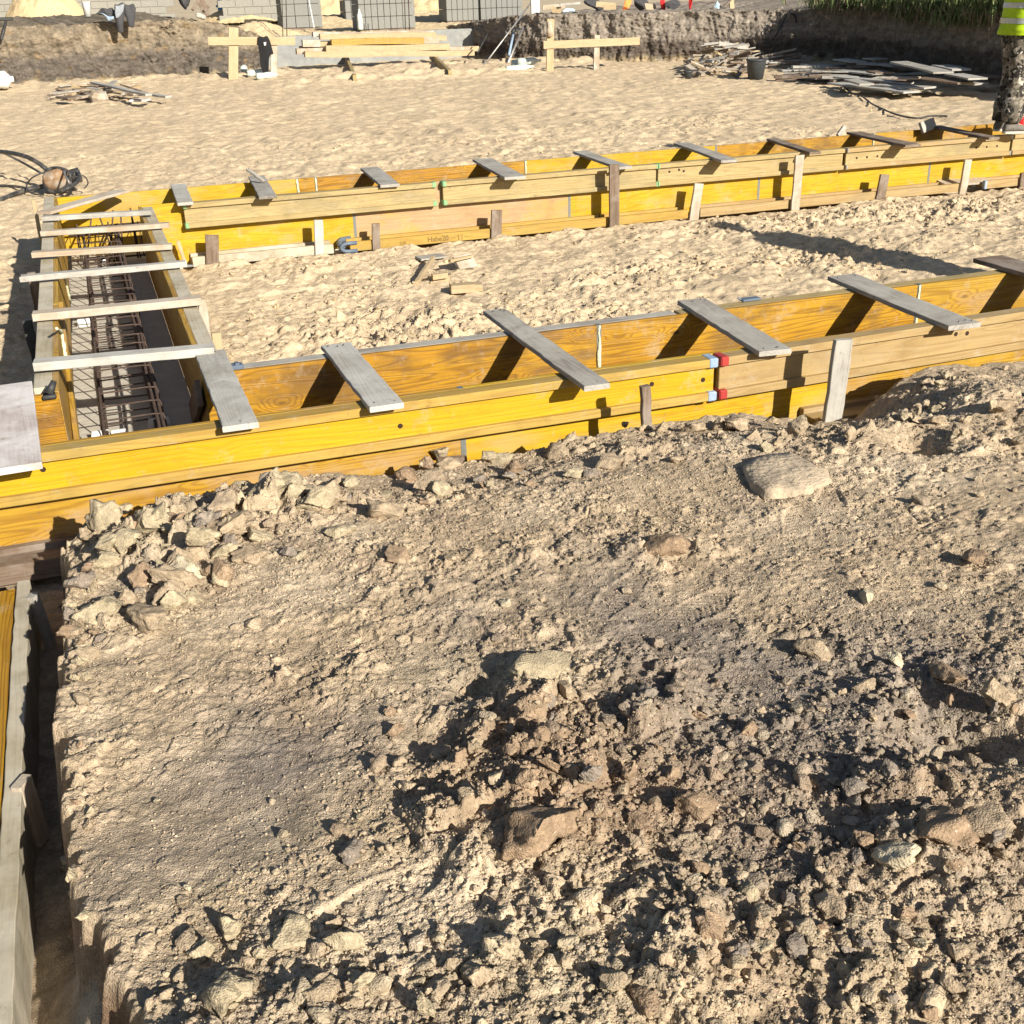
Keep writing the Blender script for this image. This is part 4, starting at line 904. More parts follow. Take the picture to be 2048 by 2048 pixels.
tag(board('loose_board', V(1880, 366, YP-.05), V(1975, 357, YP-.02), .22, .02, 'slat', up=(0, -.2, 1)), 'loose board lying on the beams behind the right stake', 'board')
stake((356, 482), (368, 520), 7, YP-.12, .02, 'fresh', 'thin pale lath beside the trench corner', SGB, .02)

# ------------------------------------------------------------------ rebar trench (left strip running away)
CX0, CX1 = -.835, 0.0
CG = 'formwork of the rebar trench'
ibeam((CX1, .855, .5), (CX1, 3.1, .5), False, M['formtop'], M['formtop'], 'cement crusted top beam on the right side of the rebar trench, near length', CG)
ibeam((CX1, 3.12, .5), (CX1, 5.55, .5), False, M['formtop'], M['formtop'], 'cement crusted top beam on the right side of the rebar trench, far length', CG)
ibeam((CX0, 3.3, .5), (CX0, .86, .5), False, M['formtop'], M['formtop'], 'cement crusted top beam on the left side of the rebar trench, near length', CG)
ibeam((CX0, 6.5, .5), (CX0, 3.32, .5), False, M['formtop'], M['formtop'], 'cement crusted top beam on the left side of the rebar trench, far length', CG)
panel(-.107, -.08, .775, 3.2, 0, .5, 'amber', 'inner sheet on the right of the rebar trench, in shade', CG, (0, 0), along='Y')
panel(-.107, -.08, 3.2, 5.6, 0, .5, 'amber', 'further inner sheet on the right of the rebar trench', CG, (0, 0), along='Y')
panel(-.755, -.728, .775, 2.45, 0, .5, 'amber', 'sunlit inner sheet on the left of the rebar trench with a foam seam', CG, (0, 0), along='Y')
panel(-.755, -.728, 2.46, 4.4, 0, .5, 'amber', 'middle inner sheet on the left of the rebar trench', CG, (0, 0), along='Y')
panel(-.755, -.728, 4.41, 6.41, 0, .5, 'amber', 'far inner sheet on the left of the rebar trench', CG, (0, 0), along='Y')
ibeam((-.700, 2.0, .30), (-.700, .80, .36), False, M['amber'], M['amber'], 'timber leaning inside the left wall of the trench', CG) if False else None
# foam seams along the left sheet
rd = random.Random(4); pts = [G(*q, z) for q, z in (((113, 657), .505), ((122, 660), .48), ((124, 682), .44), ((129, 703), .40), ((132, 722), .36))]
def foamline(q, X, label):
    P_ = []
    for i in range(len(q)-1):
        for k in range(8):
            f_ = k/8; px = q[i][0]*(1-f_)+q[i+1][0]*f_; py = q[i][1]*(1-f_)+q[i+1][1]*f_
            d = ray(px, py); P_.append(Vector(CP+d*(X-CP[0])/d[0]))
    mb = MB(); mb.tube(P_, [rd.uniform(.006, .013) for _ in P_], 7); tag(mb.obj('foam_bead', M['foam'], None, True), label, 'foam', 'beads of mounting foam')
foamline([(113, 657), (123, 664), (127, 690), (131, 715)], -.722, 'pale foam bead on the left sheet between the two nearest slats')
foamline([(134, 742), (138, 765), (142, 776)], -.722, 'short foam bead below the nearest slat')
foamline([(128, 546), (133, 570), (139, 598), (144, 610)], -.722, 'thin foam bead further along the left sheet')
tag(board('shoring_strip', (-.715, .82, .02), (-.715, 2.6, .43), .10, .025, 'amber', up=(1, 0, 0)), 'slanting brown timber strip inside the left sheet of the trench', 'timber strip')
tag(board('shoring_strip', (-.135, .80, .40), (-.13, 1.55, .05), .12, .025, 'brownb', up=(-1, 0, 0)), 'dark timber strip inside the right sheet near the pale board', 'timber strip')
# slats across
SL = 'slats laid across the rebar trench'
def slat(a, b, W, T, mat, label, z=.535, **kw):
    A = G(*a, z); B = G(*b, z); tag(board('cross_slat', A, B, W, T, mat, **kw), label, 'slat', SL)
slat((87, 426), (246, 383), .13, .022, 'slat', 'pale board laid askew over the far left corner of the trench')
slat((85, 436), (304, 425), .065, .035, 'greyw', 'grey slat over the trench, farthest of the square-laid ones')
slat((82, 466), (338, 449), .065, .035, 'slat', 'pinkish slat over the trench, second farthest')
slat((65, 510), (344, 491), .07, .035, 'slat', 'tan slat over the trench, jutting out at the left')
slat((43, 558), (379, 525), .065, .035, 'greyw', 'splintered whitish slat over the trench, longest at the left', broken=.03)
slat((66, 631), (402, 600), .085, .04, 'slat', 'broad tan-white slat over the trench, second nearest')
slat((69, 732), (428, 698), .085, .04, 'greyw', 'broad whitish slat over the trench, nearest the front strip')
# stakes outside the trench
TS = 'stakes along the rebar trench'
def vstake(px, py, X, W, T, mat, label, Y=None, lean=(0, 0), h=None, z0=-.1):
    d = ray(px, py); g = CP+d*(X-CP[0])/d[0] if Y is None else CP+d*(Y-CP[1])/d[1]
    p1 = Vector(g); p0 = Vector((p1.x+lean[0], p1.y+lean[1], z0)); tag(board('stake', p1, p0, W, T, mat, up=(0, -1, 0)), label, 'stake', TS)
vstake(64, 545, -.90, .06, .03, 'brownb', 'stake outside the left form just behind the splintered slat')
vstake(53, 640, -.90, .05, .04, 'darksteel', 'dark steel pin outside the left form', lean=(.03, -.02))
vstake(67, 400, -.93, .035, .02, 'fresh', 'pale lath standing behind the far left end of the trench')
vstake(403, 598, .03, .045, .03, 'slat', 'stake outside the right form between the two nearest slats')
vstake(432, 665, .035, .05, .03, 'fresh', 'pale splintered stake outside the right form by the nearest slat')
# small blue clamp on the back beam of the front strip
mb = MB(); mb.box((0, 0, 0), (.075, .06, .022), None, .005); mb.box((.01, 0, .013), (.02, .035, .01), None, .002)
o = mb.obj('formwork_clamp', M['bluegrey']); o.location = G(470, 733, .51); tag(o, 'blue-grey clamp on the weathered beam beside the pale grey board', 'clamp')
mb = MB(); mb.box((0, 0, 0), (.11, .05, .012), None, .003); mb.tube([(-.05, 0, 0), (-.07, .01, .012)], .006, 8)
o = mb.obj('formwork_clamp', M['bluegrey']); o.location = G(1500, 598, .51); tag(o, 'blue-grey clamp on the weathered beam left of the long grey board', 'clamp')
mb = MB(); mb.tube([(0, 0, 0), (.03, .02, .05)], [.022, .012], 10); mb.box((0, 0, -.01), (.06, .05, .02), None, .005)
o = mb.obj('tie_bolt', M['darksteel'], None, True); o.location = G(98, 788, .50); tag(o, 'dark threaded tie bolt on the beam behind the white-stained plywood', 'tie bolt')

# ------------------------------------------------------------------ reinforcement
def rebar(pts, r=.006, n=6, mb=None):
    mb.tube(pts, r, n)
def cage(y0, y1, xa, xb, za, zb, label, step=.215):
    root = empty('rebar_cage', Matrix.Translation(((xa+xb)/2, y0, za))); tag(root, label, 'rebar cage', 'rebar cages in the trench'); inv = root.matrix_world.inverted(); rd = random.Random(int(y0*10))
    def ob(nm, mb): o = mb.obj(nm, M['rust'], root, True); o.matrix_parent_inverse = inv; return o
    for x in (xa, xb):
        for z in (za, zb):
            for dx in (0, .022 if x == xb else .0, ):
                if dx == 0 and x == xb and False: continue
                mb = MB(); n = 10; mb.tube([(x+dx+rd.uniform(-.004, .004), y0+(y1-y0)*k/n, z+rd.uniform(-.005, .005)) for k in range(n+1)], .0085, 7); ob('long_bar', mb)
                if x != xb: break
    y = y0+.06
    while y < y1-.03:
        t = rd.uniform(-.012, .012); mb = MB(); c = .02; yy = y+rd.uniform(-.02, .02)
        P_ = [(xa-.008, yy, za+c), (xa-.008, yy, zb-c), (xa, yy, zb+.006), (xa+c, yy, zb+.011), (xb-c, yy+t, zb+.011), (xb+.03, yy+t, zb+.006), (xb+.036, yy+t, zb-c), (xb+.036, yy+t, za+c), (xb+.02, yy+t, za-.006), (xb-c, yy+t, za-.01), (xa+c, yy, za-.01), (xa-.004, yy, za-.004), (xa-.008, yy, za+c)]
        mb.tube(P_, .0042, 6); ob('stirrup', mb); y += step
    for s_ in range(3):
        yy = y0+(y1-y0)*(s_+.5)/3+rd.uniform(-.2, .2); mb = MB(); mb.tube([(xa-.03, yy, zb+.02), (xa, yy, zb-.02), (xa+.03, yy+.01, zb+.02)], .0015, 5); ob('tie_wire', mb)
    return root
XA, XC = -.575, -.33
cage(.45, 3.35, XA, XC, .05, .27, 'near length of the rusty rebar cage lying in the trench')
cage(3.2, 6.2, XA+.01, XC+.01, .05, .27, 'far length of the rusty rebar cage lying in the trench')
# bars of the crossing back strip
root = empty('rebar_cage', Matrix.Translation((1.5, 6.03, .05))); tag(root, 'rusty rebar cage in the back strip crossing the end of the trench', 'rebar cage', 'rebar cages in the trench'); inv = root.matrix_world.inverted()
for y in (5.86, 6.2):
    for z in (.06, .27):
        mb = MB(); mb.tube([(-.68, y, z), (3, y, z), (8, y, z)], .0085, 7); mb.obj('long_bar', M['rust'], root, True).matrix_parent_inverse = inv
x = -.62
while x < 1.0:
    mb = MB(); mb.tube([(x, 5.85, .05), (x, 5.85, .28), (x, 6.21, .28), (x, 6.21, .05), (x, 5.85, .05)], .0042, 6); mb.obj('stirrup', M['rust'], root, True).matrix_parent_inverse = inv; x += .17
SBG = 'upright starter bars at the trench end'
for k, (x, y, dx) in enumerate(((-.60, 5.6, .0), (-.60, 5.75, .12), (-.40, 5.9, .10), (-.36, 5.6, .0), (-.30, 5.7, .05), (-.14, 5.95, -.02), (-.16, 5.95, .0), (-.33, 5.9, -.09))):
    mb = MB(); mb.tube([(x, y, .02), (x+dx*.5, y, .2), (x+dx, y, .40+.02*(k % 3))], .007, 7)
    tag(mb.obj('starter_bar', M['rust'], None, True), 'rusty upright reinforcing bar at the far end of the trench', 'rebar', SBG)
# plastic spacers on the lean concrete
for (px, py, wd, l_) in ((201, 868, .10, 'white half-round spacer under the left bars at the near end'), (238, 866, .09, 'white half-round spacer right of the bars at the near end'), (168, 643, .10, 'long white spacer below the second nearest slat'), (205, 516, .05, 'small white spacer far down the trench'), (318, 842, .12, 'pale block in the shade under the right bars')):
    g = G(px, py, .04); mb = MB(); n = 9
    prof = [(math.cos(math.pi*k/n), math.sin(math.pi*k/n)) for k in range(n+1)]
    vs = [(s_*wd/2+.01*(-1 if s_ > 0 else 1)*abs(q[1]), q[0]*.03, -.025+q[1]*.05) for s_ in (-1, 1) for q in prof]; m_ = n+1
    mb.add(vs, [(k, k+1, m_+k+1, m_+k) for k in range(n)]+[tuple(range(m_))[::-1], tuple(range(m_, 2*m_)), (0, m_, 2*m_-1, n)])
    o = mb.obj('rebar_spacer', M['white']); o.location = (g.x, g.y, .035); tag(o, l_, 'spacer', 'plastic spacers in the trench')
# ------------------------------------------------------------------ strip running towards the camera at the left edge
tag(board('edge_board', (-.902, -3.6, .10), (-.902, -.47, .10), .046, .20, 'formtop', rag=.002), 'weathered plank on edge along the left of the picture, running towards the viewer', 'plank', 'forms of the left trench')
o = MB().box((0, 0, 0), (3.1, .50, .027), None, .002).obj('formwork_sheet', M['orange'], None, mw=frame(Vector((-1.180, -2.05, .178)), (0, 1, 0))); tag(o, 'worn orange-brown sheet lying left of the weathered beam', 'formwork sheet', 'forms of the left trench')
for q_, W_, L_, m_, l_ in (((66, 1190), .035, .26, 'grey', 'thin grey stick leaning on the near beam in the trench'), ((44, 1562), .055, .2, 'slat', 'short pale stake against the near beam at the left edge')):
    p1 = V(*q_, G(*q_, .21).y); p0 = p1+Vector((.03 if L_ > .22 else .012, .0, -L_)); tag(board('stake', p1, p0, W_, .03, m_, up=(1, -.6, 0)), l_, 'stake', 'forms of the left trench')

# ------------------------------------------------------------------ wood scraps between the strips
WS = 'wood offcuts on the sand between the strips'
def scrap(px, py, L, W, T, ang, mat, label, z=.03, tilt=(0, 0), grp=WS, name='wood_offcut', cat='offcut', **kw):
    _seed[0] += 1; g = G(px, py, z); o = plank_mesh(L, W, T, _seed[0], .002, kw.get('broken', .004), .001).obj(name, M[mat])
    o.matrix_world = Matrix.Translation(g) @ Matrix.Rotation(ang, 4, 'Z') @ Matrix.Rotation(tilt[0], 4, 'X') @ Matrix.Rotation(tilt[1], 4, 'Y'); return tag(o, label, cat, grp)
scrap(861, 514, .22, .14, .015, .1, 'grey', 'thin grey square of board under the long stick')
a = G(866, 516, .06); b = G(832, 568, .03); tag(board('wood_offcut', a, b, .03, .035, 'fresh'), 'long pale stick lying on the grey square', 'offcut', WS)
scrap(930, 524, .17, .13, .018, .25, 'slat', 'tent-like pair of boards, the leaning one', .06, (.7, 0))
scrap(922, 517, .24, .03, .02, .42, 'fresh', 'pale narrow edge piece on top of the leaning board', .10)
scrap(878, 558, .14, .10, .05, .12, 'fresh', 'short block with a step lying below the leaning board', .03)
scrap(879, 552, .12, .04, .04, .12, 'fresh', 'small batten on the stepped block', .07)
scrap(925, 576, .18, .09, .06, -.15, 'fresh', 'thick pale block end nearest the front strip', .035)
scrap(953, 574, .08, .09, .05, -.25, 'fresh', 'small pale block right of the thick one', .03)

# ------------------------------------------------------------------ concrete vibrator with its hoses
base = G(118, 372, .08); root = empty('concrete_vibrator', Matrix.Translation(base)); tag(root, 'dusty concrete vibrator with black hoses lying behind the far end of the rebar trench', 'concrete vibrator'); inv = root.matrix_world.inverted()
def P2(px, py, z): return G(px, py, z)
mb = MB(); mb.lathe([(.0001, -.14), (.09, -.14), (.115, -.11), (.12, .0), (.115, .11), (.09, .14), (.0001, .14)], 20)
o = mb.obj('motor_housing', M['clay'] if 'clay' in M else M['slat'], root, True); o.matrix_parent_inverse = inv; o.matrix_world = Matrix.Translation(base+Vector((0, 0, .07))) @ Matrix.Rotation(R(78), 4, 'Y') @ Matrix.Rotation(.3, 4, 'X')
mb = MB(); mb.lathe([(.05, -.06), (.08, -.06), (.085, .05), (.05, .06), (.0001, .06)], 14); o = mb.obj('end_cap', M['black'], root, True); o.matrix_parent_inverse = inv; o.matrix_world = Matrix.Translation(base+Vector((.20, .0, .10))) @ Matrix.Rotation(R(80), 4, 'Y')
def hose(nm, pts, r, par=root, mat='black'):
    # smooth curve through the points
    P_ = [Vector(p) for p in pts]; out = []
    for i in range(len(P_)-1):
        p0 = P_[max(i-1, 0)]; p1 = P_[i]; p2 = P_[i+1]; p3 = P_[min(i+2, len(P_)-1)]
        for k in range(8):
            t = k/8; out.append(.5*((2*p1)+(p2-p0)*t+(2*p0-5*p1+4*p2-p3)*t*t+(3*p1-p0-3*p2+p3)*t*t*t))
    out.append(P_[-1]); mb = MB(); mb.tube(out, r, 9); o = mb.obj(nm, M[mat], par, True)
    if par is not None: o.matrix_parent_inverse = par.matrix_world.inverted()
    return o
hose('hose', [P2(-60, 300, .25), P2(0, 303, .34), P2(45, 311, .36), P2(75, 325, .30), P2(97, 342, .2), P2(112, 352, .1)], .026)
hose('hose', [P2(8, 306, .32), P2(45, 325, .2), P2(80, 345, .12)], .014, mat='darksteel')
hose('hose', [P2(-60, 402, .03), P2(0, 399, .03), P2(30, 388, .03), P2(60, 378, .05), P2(95, 371, .08)], .028)
hose('hose', [P2(-60, 372, .02), P2(0, 371, .02), P2(40, 374, .02), P2(60, 380, .02)], .016)
hose('power_cable', [P2(90, 344, .25), P2(65, 355, .2), P2(53, 372, .1), P2(62, 386, .05), P2(88, 390, .04)], .009)
hose('power_cable', [P2(150, 354, .2), P2(168, 352, .2), P2(176, 366, .1), P2(168, 377, .04)], .007)
hose('hose', [P2(90, 352, .16), P2(93, 342, .24), P2(108, 336, .27), P2(127, 339, .27), P2(140, 350, .22), P2(134, 372, .1), P2(112, 384, .06), P2(95, 379, .08), P2(88, 362, .12), P2(95, 348, .2)], .020)
hose('hose', [P2(112, 384, .08), P2(132, 378, .12), P2(152, 366, .16), P2(159, 352, .2), P2(150, 345, .22), P2(140, 352, .2), P2(142, 372, .1), P2(150, 379, .05)], .022)
hose('frame_ring', [P2(128, 340, .26), P2(131, 352, .24), P2(138, 366, .18), P2(134, 378, .08)], .012, mat='steel')

# ------------------------------------------------------------------ scaffold boards, heaps and piles on the pit floor
def batter(nm, label, Y, posts, bd):
    root = empty(nm, Matrix.Translation(V(posts[0][0], posts[0][2], Y))); tag(root, label, 'batter board', 'batter boards at the foot of the bank'); inv = root.matrix_world.inverted()
    for (px, y0, y1, w_, m_) in posts:
        a = V(px, y0, Y+.03); b = V(px-2, y1, Y+.03); W = w_*(a-Vector(CP)).length/F; o = board('post', a, b+Vector((0, 0, -.15)), W, .05, m_, up=(0, -1, 0)); o.parent = root; o.matrix_parent_inverse = inv
    a = V(bd[0], bd[1], Y-.02); b = V(bd[2], bd[3], Y-.02); o = board('cross_board', a, b, bd[4]*(a-Vector(CP)).length/F, .035, 'fresh', up=(0, -1, 0)); o.parent = root; o.matrix_parent_inverse = inv
    return root
YA = G(468, 153, .08).y; batter('batter_board', 'batter board of fresh pine carrying a black jacket, left of the beam stack', YA, [(467, 55, 153, 17, 'fresh'), (548, 84, 152, 11, 'slat')], (416, 82, 590, 82, 14))
YC = G(1100, 139, .05).y; batter('batter_board', 'batter board with two posts in front of the dark bank, right of the poles', YC, [(1101, 38, 140, 14, 'fresh'), (1194, 70, 136, 11, 'slat')], (1087, 90, 1279, 82, 13.5))
# work gloves stuffed on the taller post
mb = MB(); mb.lathe([(.0001, -.22), (.07, -.2), (.09, -.08), (.06, .02), (.07, .12), (.0001, .16)], 10, sx=1, sy=.7); o = mb.obj('work_glove', M['slat'], None, True); o.location = V(1100, 55, YC-.05); tag(o, 'dusty work glove pulled over the tall left post of the right batter board', 'glove')
# black shirt
def cloth(nm, pts, Y, th, mat, label, cat, grp=None, folds=3, amp=.03, sag=0, parent=None):
    """hanging cloth: outline in the plane Y, pillow thickness and folds"""
    W_ = [V(px, py, Y) for px, py in pts]; n = len(W_); c = sum(W_, Vector())/n; mb = MB(); N = 40; rings = [1.0, .9, .7, .45, .2]; ph = len(pts)*1.7
    def outline(t):
        k = int(t*n) % n; f_ = t*n-int(t*n); return W_[k]*(1-f_)+W_[(k+1) % n]*f_
    vs = []
    for sgn in (-1, 1):
        for r_ in rings:
            for i in range(N):
                p = c+(outline(i/N)-c)*r_; d = th*(1-r_**3)*.8+.004
                vs.append(p+Vector((0, sgn*d+amp*math.sin(p.x*folds*9+p.z*3+ph)*(1-r_*.3), .02*math.sin(p.x*25))))
        vs.append(c+Vector((0, sgn*th*.8, 0)))
    m_ = len(rings)*N+1; fs = []
    for s_ in (0, 1):
        o_ = s_*m_
        for r_ in range(len(rings)-1):
            for i in range(N):
                q = (o_+r_*N+i, o_+r_*N+(i+1) % N, o_+(r_+1)*N+(i+1) % N, o_+(r_+1)*N+i); fs.append(q)
        for i in range(N): fs.append((o_+(len(rings)-1)*N+i, o_+(len(rings)-1)*N+(i+1) % N, o_+m_-1))
    fs += [(i, (i+1) % N, m_+(i+1) % N, m_+i) for i in range(N)]
    mb.add(vs, fs); o = mb.obj(nm, M[mat], parent, True)
    if parent is None: tag(o, label, cat, grp)
    else: o.matrix_parent_inverse = parent.matrix_world.inverted()
    return o
shirt = cloth('hanging_jacket', [(517, 73), (534, 72), (540, 82), (547, 107), (541, 112), (538, 118), (537, 145), (533, 153), (527, 152), (521, 132), (519, 110), (516, 90)], YA-.12, .05, 'blackcloth', 'black jacket hanging over the left batter board', 'jacket', amp=.02)
cloth('label_patch', [(527, 83), (532, 83), (532, 89), (528, 90)], YA-.20, .012, 'white', None, None, parent=shirt, amp=0)
# beam stack
YK = G(760, 113, .30).y; SG = 'timber beams stacked at the foot of the concrete wall'
def sb(x0, x1, yt, h_px, dy, mat, label, dr=0.0):
    a = V(x0, yt, YK+dy); b = V(x1, yt+dr, YK+dy); b.z = b.z; h = h_px*(a-Vector(CP)).length/F; W = .20
    o = board('timber_beam', a-Vector((0, -W/2, h/2)), b-Vector((0, -W/2, h/2)), W, h, mat, rag=.004, warp=.01); tag(o, label, 'timber beam', SG)
sb(610, 949, 103.5, 10, 0, 'fresh', 'lowest front beam of the stack, resting on the two sleepers', -3)
sb(593, 940, 96.5, 10, .25, 'slat', 'second beam row of the stack, sticking out furthest left', -3)
sb(600, 958, 93, 9, .5, 'fresh', 'third beam row of the stack, sticking out furthest right', 0)
sb(652, 899, 92, 11, .02, 'fresh', 'pale beam with nail holes on top of the lowest front beam', -4)
sb(605, 640, 79, 12, .3, 'slat', 'short looking brown beam end at the left of the stack')
sb(638, 840, 82, 9, .42, 'fresh', 'beam tucked in the middle of the stack', -3)
sb(663, 848, 78.5, 11, .1, 'beamyellow', 'yellowish beam in the middle of the stack', -4)
sb(840, 878, 74, 10, .25, 'slat', 'grey-brown beam end at the upper right of the stack', -1)
sb(870, 893, 71, 9, .45, 'fresh', 'pale beam end furthest right in the upper row', 0)
sb(640, 872, 68.5, 9, .3, 'fresh', 'broad pale beam on top of the stack, front', -4)
sb(626, 868, 65, 8, .6, 'slat', 'topmost beam of the stack, at the back', -4)
for (x0, y0, x1, y1, l_) in ((709, 150, 693, 111, 'left sleeper under the beam stack, its end lying on the sand'), (900, 140, 866, 108, 'right sleeper under the beam stack with a mint green end')):
    a = G(x0, y0, .19); b = G(x1, y1, .24); a.z -= .10; b.z -= .10; o = board('sleeper', a, b+(b-a).normalized()*1.2, .08, .20, 'beampale'); tag(o, l_, 'sleeper', 'sleepers under the beam stack')
# heaps of boards: (centre px, centre py, spread px, n)
def heap(px, py, sx, sy, n, z1, label, grp, mats, L=(.3, .9), W=(.05, .14), seed=5, tl=.35, ang=(-1.6, 1.6)):
    rd = random.Random(seed)
    for k in range(n):
        u = rd.uniform(-1, 1); v = rd.uniform(-1, 1); lv = (1-u*u)*(1-v*v)*z1*rd.random()**.5+.03
        _seed[0] += 1; o = plank_mesh(rd.uniform(*L), rd.uniform(*W), rd.choice((.025, .03, .05)), _seed[0], .003, .01).obj('broken_board', M[rd.choice(mats)])
        g = G(px+u*sx, py+v*sy*.9, 0); o.matrix_world = Matrix.Translation(g+Vector((0, 0, lv+.04))) @ Matrix.Rotation(rd.uniform(*ang), 4, 'Z') @ Matrix.Rotation(rd.gauss(0, tl), 4, 'X') @ Matrix.Rotation(rd.gauss(0, tl*.6), 4, 'Y'); tag(o, label, 'broken board', grp)
heap(1445, 142, 62, 14, 85, .62, 'short broken board in the tall heap left of the bucket', 'broken boards in the tall heap', ['brownb', 'slat', 'fresh', 'grey', 'slat'], seed=5, tl=.4)
heap(1540, 132, 45, 9, 26, .18, 'thin board in the low heap behind the bucket', 'boards in the low heap behind the bucket', ['greyw', 'slat', 'brownb'], L=(.6, 1.5), W=(.04, .10), seed=6, tl=.12, ang=(-.9, .3))
heap(205, 190, 90, 12, 34, .16, 'broken board in the low scatter at the foot of the left bank', 'broken boards scattered at the left bank', ['brownb', 'slat', 'fresh', 'grey'], L=(.2, .8), W=(.05, .16), seed=8, tl=.15)
heap(1740, 158, 110, 20, 44, .22, 'weathered board in the lowest layer of the right pile', 'lowest boards of the right pile', ['brownb', 'grey'], L=(.9, 1.9), W=(.12, .26), seed=9, tl=.06, ang=(-.7, -.1))
def P4(q, z, mat, label, grp, T=.03, WM=.34):
    a, b, c, d = [G(*k, z) for k in q]; p0 = (a+d)/2; p1 = (b+c)/2; W = min(WM, ((a-d).length+(b-c).length)/2*.9)
    o = board('weathered_board', p0, p1, W, T, mat, rag=.004); tag(o, label, 'board', grp)
RP = 'weathered boards of the right pile'
def z4(x, y): return (1500+x/3.526, y/3.526)
for q, z, m_, l_ in [
    ([z4(385, 495), z4(560, 530), z4(640, 480), z4(560, 450)], .12, 'grey', 'dark board at the left tip of the right pile'),
    ([z4(550, 425), z4(700, 450), z4(840, 430), z4(720, 410)], .30, 'greyw', 'pale board at the upper left of the right pile'),
    ([z4(540, 525), z4(880, 545), z4(900, 500), z4(700, 470)], .22, 'greyw', 'wide grey board in the left middle of the right pile'),
    ([z4(740, 460), z4(1030, 480), z4(1060, 450), z4(850, 435)], .30, 'grey', 'board behind the wide grey one in the right pile'),
    ([z4(1020, 455), z4(1340, 530), z4(1390, 495), z4(1080, 420)], .46, 'grey', 'large tilted board on top of the right pile'),
    ([z4(1280, 462), z4(1460, 505), z4(1525, 480), z4(1400, 462)], .38, 'greyw', 'pale board behind the large tilted one'),
    ([z4(1370, 540), z4(1560, 575), z4(1655, 540), z4(1500, 510)], .33, 'greyw', 'board at the right of the large tilted one'),
    ([z4(1160, 560), z4(1510, 600), z4(1530, 570), z4(1200, 545)], .26, 'brownb', 'brown board in the middle right of the right pile'),
    ([z4(900, 560), z4(1170, 575), z4(1215, 530), z4(1060, 540)], .28, 'slat', 'tan board in the centre of the right pile'),
    ([z4(600, 545), z4(1080, 592), z4(1165, 585), z4(640, 538)], .20, 'greyw', 'long thin pale board across the front of the right pile'),
    ([z4(560, 590), z4(1090, 662), z4(1190, 640), z4(640, 580)], .13, 'greyw', 'long board at the very front of the right pile'),
    ([z4(850, 600), z4(1210, 628), z4(1335, 612), z4(940, 590)], .17, 'greyw', 'board with a white end at the front of the right pile'),
    ([z4(680, 570), z4(800, 598), z4(850, 590), z4(740, 560)], .23, 'grey', 'short board lying on the front boards'),
    ([z4(1500, 600), z4(1610, 600), z4(1665, 570), z4(1560, 585)], .22, 'grey', 'short board at the right end of the right pile'),
    ([z4(1590, 545), z4(1690, 555), z4(1720, 530), z4(1640, 512)], .26, 'brownb', 'brown board tip beside the worker'),
    ([z4(1620, 605), z4(1720, 615), z4(1730, 600), z4(1660, 590)], .12, 'slat', 'pinkish board end beside the leg of the worker'),
    ([z4(780, 420), z4(880, 425), z4(965, 410), z4(900, 400)], .36, 'grey', 'board tip poking out at the back of the right pile'),
    ([z4(860, 515), z4(920, 530), z4(970, 500), z4(900, 490)], .30, 'brownb', 'small brown board on the wide grey one')]: P4(q, z, m_, l_, RP)
def z1p(x, y): return (x/3.715, y/3.715)
LB = 'broken boards scattered at the left bank, long ones'
for q, z, m_, l_ in [([z1p(690, 605), z1p(1100, 700), z1p(1110, 712), z1p(690, 620)], .25, 'greyw', 'long pale strip lying askew over the left scatter'),
    ([z1p(1100, 690), z1p(1250, 715), z1p(1250, 722), z1p(1100, 708)], .15, 'greyw', 'strip end pointing right in the left scatter'),
    ([z1p(700, 680), z1p(1000, 705), z1p(1020, 690), z1p(760, 670)], .12, 'slat', 'tan board under the pale strip in the left scatter'),
    ([z1p(960, 765), z1p(1100, 770), z1p(1100, 715), z1p(1000, 725)], .10, 'whiteply', 'whitish square board in the left scatter'),
    ([z1p(460, 740), z1p(550, 755), z1p(560, 705), z1p(470, 700)], .14, 'brownb', 'dark block at the left of the scatter')]: P4(q, z, m_, l_, LB, .04, .13 if 'strip' in l_ else .3)
g = G(198, 194, .10); mb = MB(); mb.lathe([(.0001, -.1), (.16, -.1), (.2, 0), (.15, .1), (.0001, .12)], 9); o = mb.obj('wood_block', M['slat']); o.location = g; o.rotation_euler = (.2, .1, .4); tag(o, 'chunky round tan block in the left scatter of boards', 'block')
# buckets
def bucket(px, py, h, r0, r1, mat, label, handle=True, z=0.0):
    g = G(px, py, z); root = empty('bucket', Matrix.Translation(g)); tag(root, label, 'bucket')
    def ob(nm, mb, m_): o = mb.obj(nm, M[m_], root, True); o.location = (0, 0, 0)
    ob('bucket_body', MB().lathe([(.0001, 0), (r0, 0), (r1*.98, h*.97), (r1, h), (r1*.94, h), (r0*.92, .02), (.0001, .02)], 28), mat)
    ob('rim', MB().lathe([(r1*1.0, h-.03), (r1*1.06, h-.025), (r1*1.06, h+.004), (r1*.98, h+.004)], 28), mat)
    if handle: ob('handle', MB().tube([(r1*math.cos(t), .02, h-.02+.20*math.sin(t)) for t in [math.pi*k/12 for k in range(13)]], .006, 6), 'darksteel')
bucket(1511, 158, .40, .16, .215, 'bucket', 'black builder\'s bucket beside the tall heap of broken boards')
bucket(176, 33, .42, .10, .13, 'white', 'tall white plastic tub on the edge of the left bank', False, 1.40)
bucket(1376, 157, .16, .07, .10, 'bucket', 'small dark pot at the left foot of the tall heap', False)

